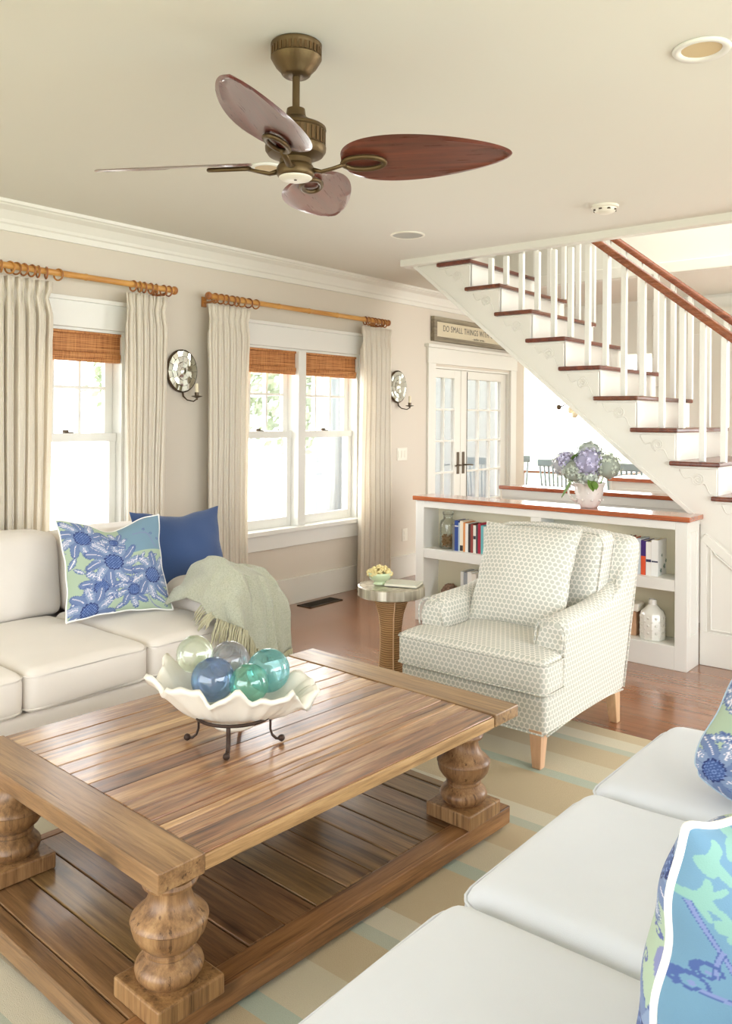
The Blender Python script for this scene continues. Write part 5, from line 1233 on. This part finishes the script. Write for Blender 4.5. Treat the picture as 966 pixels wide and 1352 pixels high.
rod(3.675, 5.635, 'long bamboo curtain rod over the double window', [spread(3.72, 4.02, 7), spread(5.33, 5.61, 7)], loose=(4.10,))
curtain(2.10, 2.50, 'pleated cream linen curtain at the left edge of the picture', 7, 1); curtain(3.01, 3.30, 'pleated cream linen curtain just left of the first wall sconce', 6, 2)
curtain(3.655, 4.035, 'pleated cream linen curtain just right of the first wall sconce', 7, 3); curtain(5.285, 5.70, 'pleated cream linen curtain between the double window and second sconce', 6, 4)
def shade(y0, y1, label):
    t_ = thing('woven_shade', label, 'window shade', (XW-.03, (y0+y1)/2, 1.79))
    bm = bmesh.new(); rbox(bm, (XW-.025, (y0+y1)/2, 1.895), (.012, y1-y0, .19), .004, 6, 2); obj('woven_panel', bm, M['shade'], t_, smooth=True)
    for k, zz in enumerate((1.805, 1.828)):
        bm = bmesh.new(); rbox(bm, (XW-.022+.008*k, (y0+y1)/2, zz), (.030-.006*k, y1-y0-.004, .035), .010, 6, 3); obj('bottom_fold', bm, M['shade'], t_, smooth=True)
    bm = bmesh.new(); bx(bm, XW-.035, XW-.008, y0, y1, 1.955, 1.972); obj('head_rail', bm, M['shade'], t_, .003)
shade(2.42, 3.072, 'woven bamboo shade raised over the single window at left'); shade(4.02, 4.66, 'woven bamboo shade over the left half of the double window'); shade(4.745, 5.39, 'woven bamboo shade over the right half of the double window')

# ------------------------------------------------------------------ SCONCES
def sconce(y, z, label):
    t_ = thing('wall_sconce', label, 'wall sconce', (XW, y, z-.16), 'mirrored wall sconces')
    bm = bmesh.new(); a_, b_ = .120, .138
    def E(r, q, x): return [bm.verts.new((x, y+a_*r*math.cos(2*PI*i/q), z+b_*r*math.sin(2*PI*i/q))) for i in range(q)]
    rings = [E(1.06, 32, XW+.012), E(1.06, 32, XW+.024), E(1.0, 32, XW+.030)]
    for r0, r1 in zip(rings, rings[1:]):
        for i in range(32): bm.faces.new((r0[i], r0[(i+1) % 32], r1[(i+1) % 32], r1[i]))
    bm.faces.new(rings[0][::-1]); obj('back_plate', bm, M['bronze'], t_, smooth='auto')
    # faceted mirror: rings of small tilted glass pieces, one mesh each
    rd = random.Random(int(y*10)); specs = [(1.0, .74, 16), (.74, .46, 12), (.46, .20, 8)]
    for (r0, r1, q) in specs:
        for i in range(q):
            a0, a1 = 2*PI*i/q, 2*PI*(i+1)/q; bm = bmesh.new(); tx, ty, tz = rd.uniform(-.006, .006), rd.uniform(-.07, .07), rd.uniform(-.07, .07)
            P_ = [(y+a_*r*math.cos(a), z+b_*r*math.sin(a)) for r, a in ((r0*.995, a0+.01), (r0*.995, a1-.01), (r1*1.01, a1-.01), (r1*1.01, a0+.01))]
            mc = (sum(p[0] for p in P_)/4, sum(p[1] for p in P_)/4)
            top = [bm.verts.new((XW+.040-.010*r0+(p[0]-mc[0])*ty+(p[1]-mc[1])*tz, p[0], p[1])) for p in P_]; bot = [bm.verts.new((XW+.026, p[0], p[1])) for p in P_]
            bm.faces.new(top)
            for k in range(4): bm.faces.new((top[k], bot[k], bot[(k+1) % 4], top[(k+1) % 4]))
            obj('mirror_facet', bm, M['mirror'], t_)
    bm = bmesh.new(); c = bm.verts.new((XW+.044, y, z)); rg = [bm.verts.new((XW+.036, y+a_*.19*math.cos(k*PI/4), z+b_*.19*math.sin(k*PI/4))) for k in range(8)]
    for k in range(8): bm.faces.new((c, rg[k], rg[(k+1) % 8]))
    obj('mirror_centre', bm, M['mirror'], t_)
    bm = bmesh.new(); zb = z-.14; tube(bm, [(XW+.02, y+.0, zb+.03), (XW+.022, y+.01, zb-.03), (XW+.05, y+.02, zb-.055), (XW+.10, y+.035, zb-.065), (XW+.125, y+.04, zb-.05)], [.009, .009, .006, .005, .005], 8, flat=.6); ar = obj('arm', bm, M['bronze'], t_, smooth=True)
    cx_, cy_ = XW+.125, y+.042
    bm = bmesh.new(); lathe(bm, [(.006, zb-.055), (.008, zb-.042), (.018, zb-.038), (.038, zb-.032), (.034, zb-.028), (.014, zb-.026), (.015, zb-.004), (.012, zb-.004)], cx_, cy_, 8); obj('candle_cup', bm, M['bronze'], t_, smooth='auto')
    bm = bmesh.new(); lathe(bm, [(.011, zb-.006), (.011, zb+.05), (.008, zb+.055), (.0, zb+.056)], cx_, cy_, 14); obj('candle', bm, M['candle'], t_, smooth='auto'); return t_
sconce(3.530, 1.762, 'round faceted mirror sconce with candle between the two windows'); sconce(5.935, 1.738, 'round faceted mirror sconce with candle beside the french doors')

# ------------------------------------------------------------------ SIGN OVER THE FRENCH DOORS
t_ = thing('wooden_sign', 'long framed wooden sign with lettering above the french doors', 'sign', (XW, 7.3, 2.19)); sy0, sy1, sz0, sz1 = 6.47, 8.12, 2.195, 2.43
boxobj('backing', plain('sign_cream', (226, 214, 184), .7, var=.1), t_, XW+.002, XW+.022, sy0+.03, sy1-.03, sz0+.03, sz1-.03)
fw = wood('weathered_grey_wood', (110, 100, 82), (146, 136, 114), (172, 162, 140), 'Y', .7, 0, knots=False)
for b in ((sy0, sy1, sz0, sz0+.045), (sy0, sy1, sz1-.045, sz1), (sy0, sy0+.05, sz0+.045, sz1-.045), (sy1-.05, sy1, sz0+.045, sz1-.045)): boxobj('frame_board', fw, t_, XW+.002, XW+.045, *b, bevel=.003)
bm = bmesh.new(); lathe(bm, [(.006, 0), (.012, .01), (.006, .02)], 0, 0, 10); o = obj('hook', bm, M['iron'], t_, local=True); o.location = (.045, .0, .21); 
def text(s, size, yc, zc, name):
    cu = bpy.data.curves.new(name, 'FONT'); cu.body = s; cu.size = size; cu.align_x = 'CENTER'; cu.align_y = 'CENTER'; cu.extrude = .0006; cu.space_character = 1.15
    o = bpy.data.objects.new('tmp', cu); C.objects.link(o); dg = bpy.context.evaluated_depsgraph_get(); me = bpy.data.meshes.new_from_object(o.evaluated_get(dg)); bpy.data.objects.remove(o)
    me.materials.clear(); me.materials.append(plain('lettering_grey', (112, 108, 100), .8)); o = bpy.data.objects.new(name, me); C.objects.link(o); o.parent = t_; ORG[o.name] = ORG[t_.name]
    o.rotation_euler = (PI/2, 0, PI/2); o['kind'] = 'stuff'; o.location = Vector((XW+.0235, yc, zc))-ORG[t_.name]; o.scale = (1, 1.25, 1); return o
text('DO SMALL THINGS WITH GREAT LOVE', .066, 7.30, 2.325, 'lettering'); text('- mother teresa -', .030, 7.30, 2.262, 'small_lettering')

# ------------------------------------------------------------------ CEILING FAN
fx, fy = -1.869, 1.901
t_ = thing('ceiling_fan', 'bronze ceiling fan with four leaf-shaped mahogany blades', 'ceiling fan', (fx, fy, 2.20))
bm = bmesh.new(); lathe(bm, [(.078, 2.649), (.082, 2.645), (.082, 2.638), (.079, 2.632), (.079, 2.606), (.082, 2.602), (.078, 2.595), (.066, 2.575), (.050, 2.558), (.046, 2.550), (.040, 2.545), (.020, 2.543)], fx, fy, 40); cp = obj('canopy', bm, M['brass'], t_, smooth='auto', sharp=35)
def ribs(parent, r, z0, z1, n, w_=.004):
    bm = bmesh.new()
    for k in range(n):
        a = 2*PI*k/n; rot = Matrix.Rotation(a, 4, 'Z'); vs = bx(bm, r-.002, r+.0022, -w_, w_, z0, z1)
        for v in vs: v.co = rot @ v.co+Vector((fx, fy, 0))
    o = obj('rib_band', bm, M['brass_dark'], parent); o['kind'] = 'stuff'; return o
ribs(cp, .079, 2.607, 2.631, 30)
bm = bmesh.new(); lathe(bm, [(.012, 2.425), (.012, 2.545)], fx, fy, 20); obj('downrod', bm, M['brass'], t_, smooth='auto')
bm = bmesh.new(); lathe(bm, [(.022, 2.442), (.029, 2.440), (.031, 2.425), (.034, 2.415), (.055, 2.400), (.088, 2.386), (.097, 2.380), (.098, 2.372), (.094, 2.368), (.094, 2.322), (.098, 2.317), (.097, 2.305), (.088, 2.292), (.060, 2.282), (.052, 2.278), (.052, 2.262), (.056, 2.258), (.060, 2.252), (.061, 2.232), (.057, 2.224), (.050, 2.220)][::-1], fx, fy, 44); mh = obj('motor_housing', bm, M['brass'], t_, smooth='auto', sharp=35)
ribs(mh, .094, 2.324, 2.366, 32, .0048)
bm = bmesh.new(); lathe(bm, [(.0, 2.214), (.048, 2.215), (.053, 2.219), (.053, 2.226), (0, 2.227)], fx, fy, 36, cap=False); cd = obj('bottom_cap', bm, M['bone'], t_, smooth='auto', label='cream round bottom cap')
bm = bmesh.new(); lathe(bm, [(0, 2.211), (.005, 2.212), (.005, 2.216)], fx, fy, 12, cap=False); obj('screw', bm, M['bronze'], cd)
def outline(s):   # s 0..1 along the blade -> half width
    return .128*(math.sin(PI*min(1, s**.68)))**.52*(1-.12*s) if 0 < s < 1 else 0
L0, L1, pitch = .150, .685, math.radians(-17)
def fan_blade(ang):
    n, m_ = 44, 12; rot = Matrix.Rotation(ang, 4, 'Z') @ Matrix.Rotation(pitch, 4, 'X')
    bm = bmesh.new(); top, bot = [], []
    for i in range(n+1):
        s = .5-.5*math.cos(PI*i/n); x = L0+(L1-L0)*s; hw = max(outline(s), .0015)
        top.append([]); bot.append([])
        for j in range(m_+1):
            v = j/m_*2-1; y = hw*v; e = min(1, (1-abs(v))*hw/.012)
            rim = .0035 if (1-abs(v))*hw > .018 and .04 < s < .965 else 0
            top[-1].append(bm.verts.new((x, y, .0045*e))); bot[-1].append(bm.verts.new((x, y, -.0045*e+rim*.9)))
    for i in range(n):
        for j in range(m_):
            bm.faces.new((top[i][j], top[i+1][j], top[i+1][j+1], top[i][j+1])); bm.faces.new((bot[i][j], bot[i][j+1], bot[i+1][j+1], bot[i+1][j]))
    for i in range(n):
        bm.faces.new((top[i][0], bot[i][0], bot[i+1][0], top[i+1][0])); bm.faces.new((top[i][m_], top[i+1][m_], bot[i+1][m_], bot[i][m_]))
    return bm
blade0 = None
for k, deg in enumerate((30, 121, 211, 301)):
    a = math.radians(deg)
    if blade0 is None:
        blade0 = obj('blade', fan_blade(0), M['bladewood'], t_, smooth='auto', sharp=25, local=True); b = blade0
    else: b = share(blade0, 'blade', t_)
    b.rotation_euler = (Matrix.Rotation(a, 3, 'Z') @ Matrix.Rotation(pitch, 3, 'X')).to_euler(); b.location = (0, 0, 2.268-2.20)
    # blade iron: arm and oval bracket under the blade
    R3 = Matrix.Rotation(a, 3, 'Z'); Rp = R3 @ Matrix.Rotation(pitch, 3, 'X'); o3 = Vector((fx, fy, 2.268))
    bm = bmesh.new(); tube(bm, [Vector((fx, fy, 2.243))+R3 @ Vector((.055, 0, 0)), Vector((fx, fy, 2.236))+R3 @ Vector((.085, 0, 0)), Vector((fx, fy, 2.244))+R3 @ Vector((.12, 0, 0)), o3+Rp @ Vector((.165, 0, -.012))], [.014, .011, .010, .010], 10, flat=.6)
    bi = obj('blade_arm', bm, M['brass'], t_, smooth=True)
    bm = bmesh.new(); tube(bm, [o3+Rp @ Vector((.222+.066*math.cos(q), .033*math.sin(q), -.012)) for q in [i*2*PI/32 for i in range(32)]], .0095, 10, closed=True, flat=.8); obj('oval_bracket', bm, M['brass'], bi, smooth=True)

# ------------------------------------------------------------------ DINING ROOM: table, chairs, globe lamp
t_ = thing('dining_table', 'brown wooden dining table in the bright room beyond the stairs', 'dining table', (-5.25, 10.7, 0))
bm = bmesh.new(); bx(bm, -6.2, -4.3, 10.2, 11.2, .72, .75); obj('table_top', bm, M['seatwood'], t_, .005)
for a, b in ((-6.1, 10.3), (-4.4, 10.3), (-6.1, 11.1), (-4.4, 11.1)):
    bm = bmesh.new(); lathe(bm, [(.025, .001), (.035, .3), (.03, .6), (.045, .72)], a, b, 14); obj('leg', bm, M['porchwhite'], t_, smooth=True)
def windsor(x, y, rz, label):
    t_ = thing('windsor_chair', label, 'chair', (x, y, 0.0005), 'pale blue spindle-back dining chairs', (0, 0, rz))
    bm = bmesh.new(); rbox(bm, (0, 0, .45), (.46, .44, .035), .016, 6, 3); obj('seat', bm, M['seatwood'], t_, smooth=True, local=True)
    for a, b in ((-.17, -.16), (.17, -.16), (-.17, .16), (.17, .16)):
        bm = bmesh.new(); tube(bm, [(a*1.25, b*1.25, 0), (a, b, .44)], [.013, .019], 10); obj('leg', bm, M['bluewood'], t_, smooth=True, local=True)
    for k in range(8):
        q = -.19+.38*k/7; bm = bmesh.new(); tube(bm, [(q*.9, .19, .46), (q*1.05, .235, .90)], .011, 8); obj('spindle', bm, M['bluewood'], t_, smooth=True, local=True)
    bm = bmesh.new(); rbox(bm, (0, .238, .93), (.46, .03, .085), .014, 8, 3); obj('crest_rail', bm, M['bluewood'], t_, smooth=True, local=True)
    return t_
windsor(-5.36, 9.50, .55, 'pale blue spindle-back chair cut off by the end of the wall'); windsor(-4.55, 9.30, PI, 'pale blue spindle-back chair with brown seat in the middle of the dining area'); windsor(-3.62, 9.10, PI, 'pale blue spindle-back chair just right of the hydrangeas')
t_ = thing('pendant_lamp', 'pendant lamp with a cluster of clear globes over the dining table', 'pendant lamp', (-4.62, 10.2, 1.5), None)
bm = bmesh.new(); tube(bm, [(-4.70, 10.2, 1.9), (-4.70, 10.2, H)], .008, 8); tube(bm, [(-5.05, 10.2, 1.62), (-4.86, 10.2, 1.70), (-4.70, 10.2, 1.90)], .008, 8); obj('stem', bm, M['bronze'], t_, smooth=True)
bm = bmesh.new(); bmesh.ops.create_uvsphere(bm, u_segments=14, v_segments=10, radius=.035, matrix=Matrix.Translation((-5.07, 10.2, 1.62))); obj('finial', bm, M['bronze'], t_, smooth=True)
for (a, b, c_) in ((-4.90, 10.2, 1.58), (-4.82, 10.15, 1.52), (-4.76, 10.25, 1.60), (-4.70, 10.2, 1.50), (-4.65, 10.2, 1.58), (-4.60, 10.1, 1.50), (-4.84, 10.3, 1.66)):
    bm = bmesh.new(); bmesh.ops.create_uvsphere(bm, u_segments=16, v_segments=10, radius=.045, matrix=Matrix.Translation((a, b, c_))); obj('globe', bm, M['globe'], t_, smooth=True)
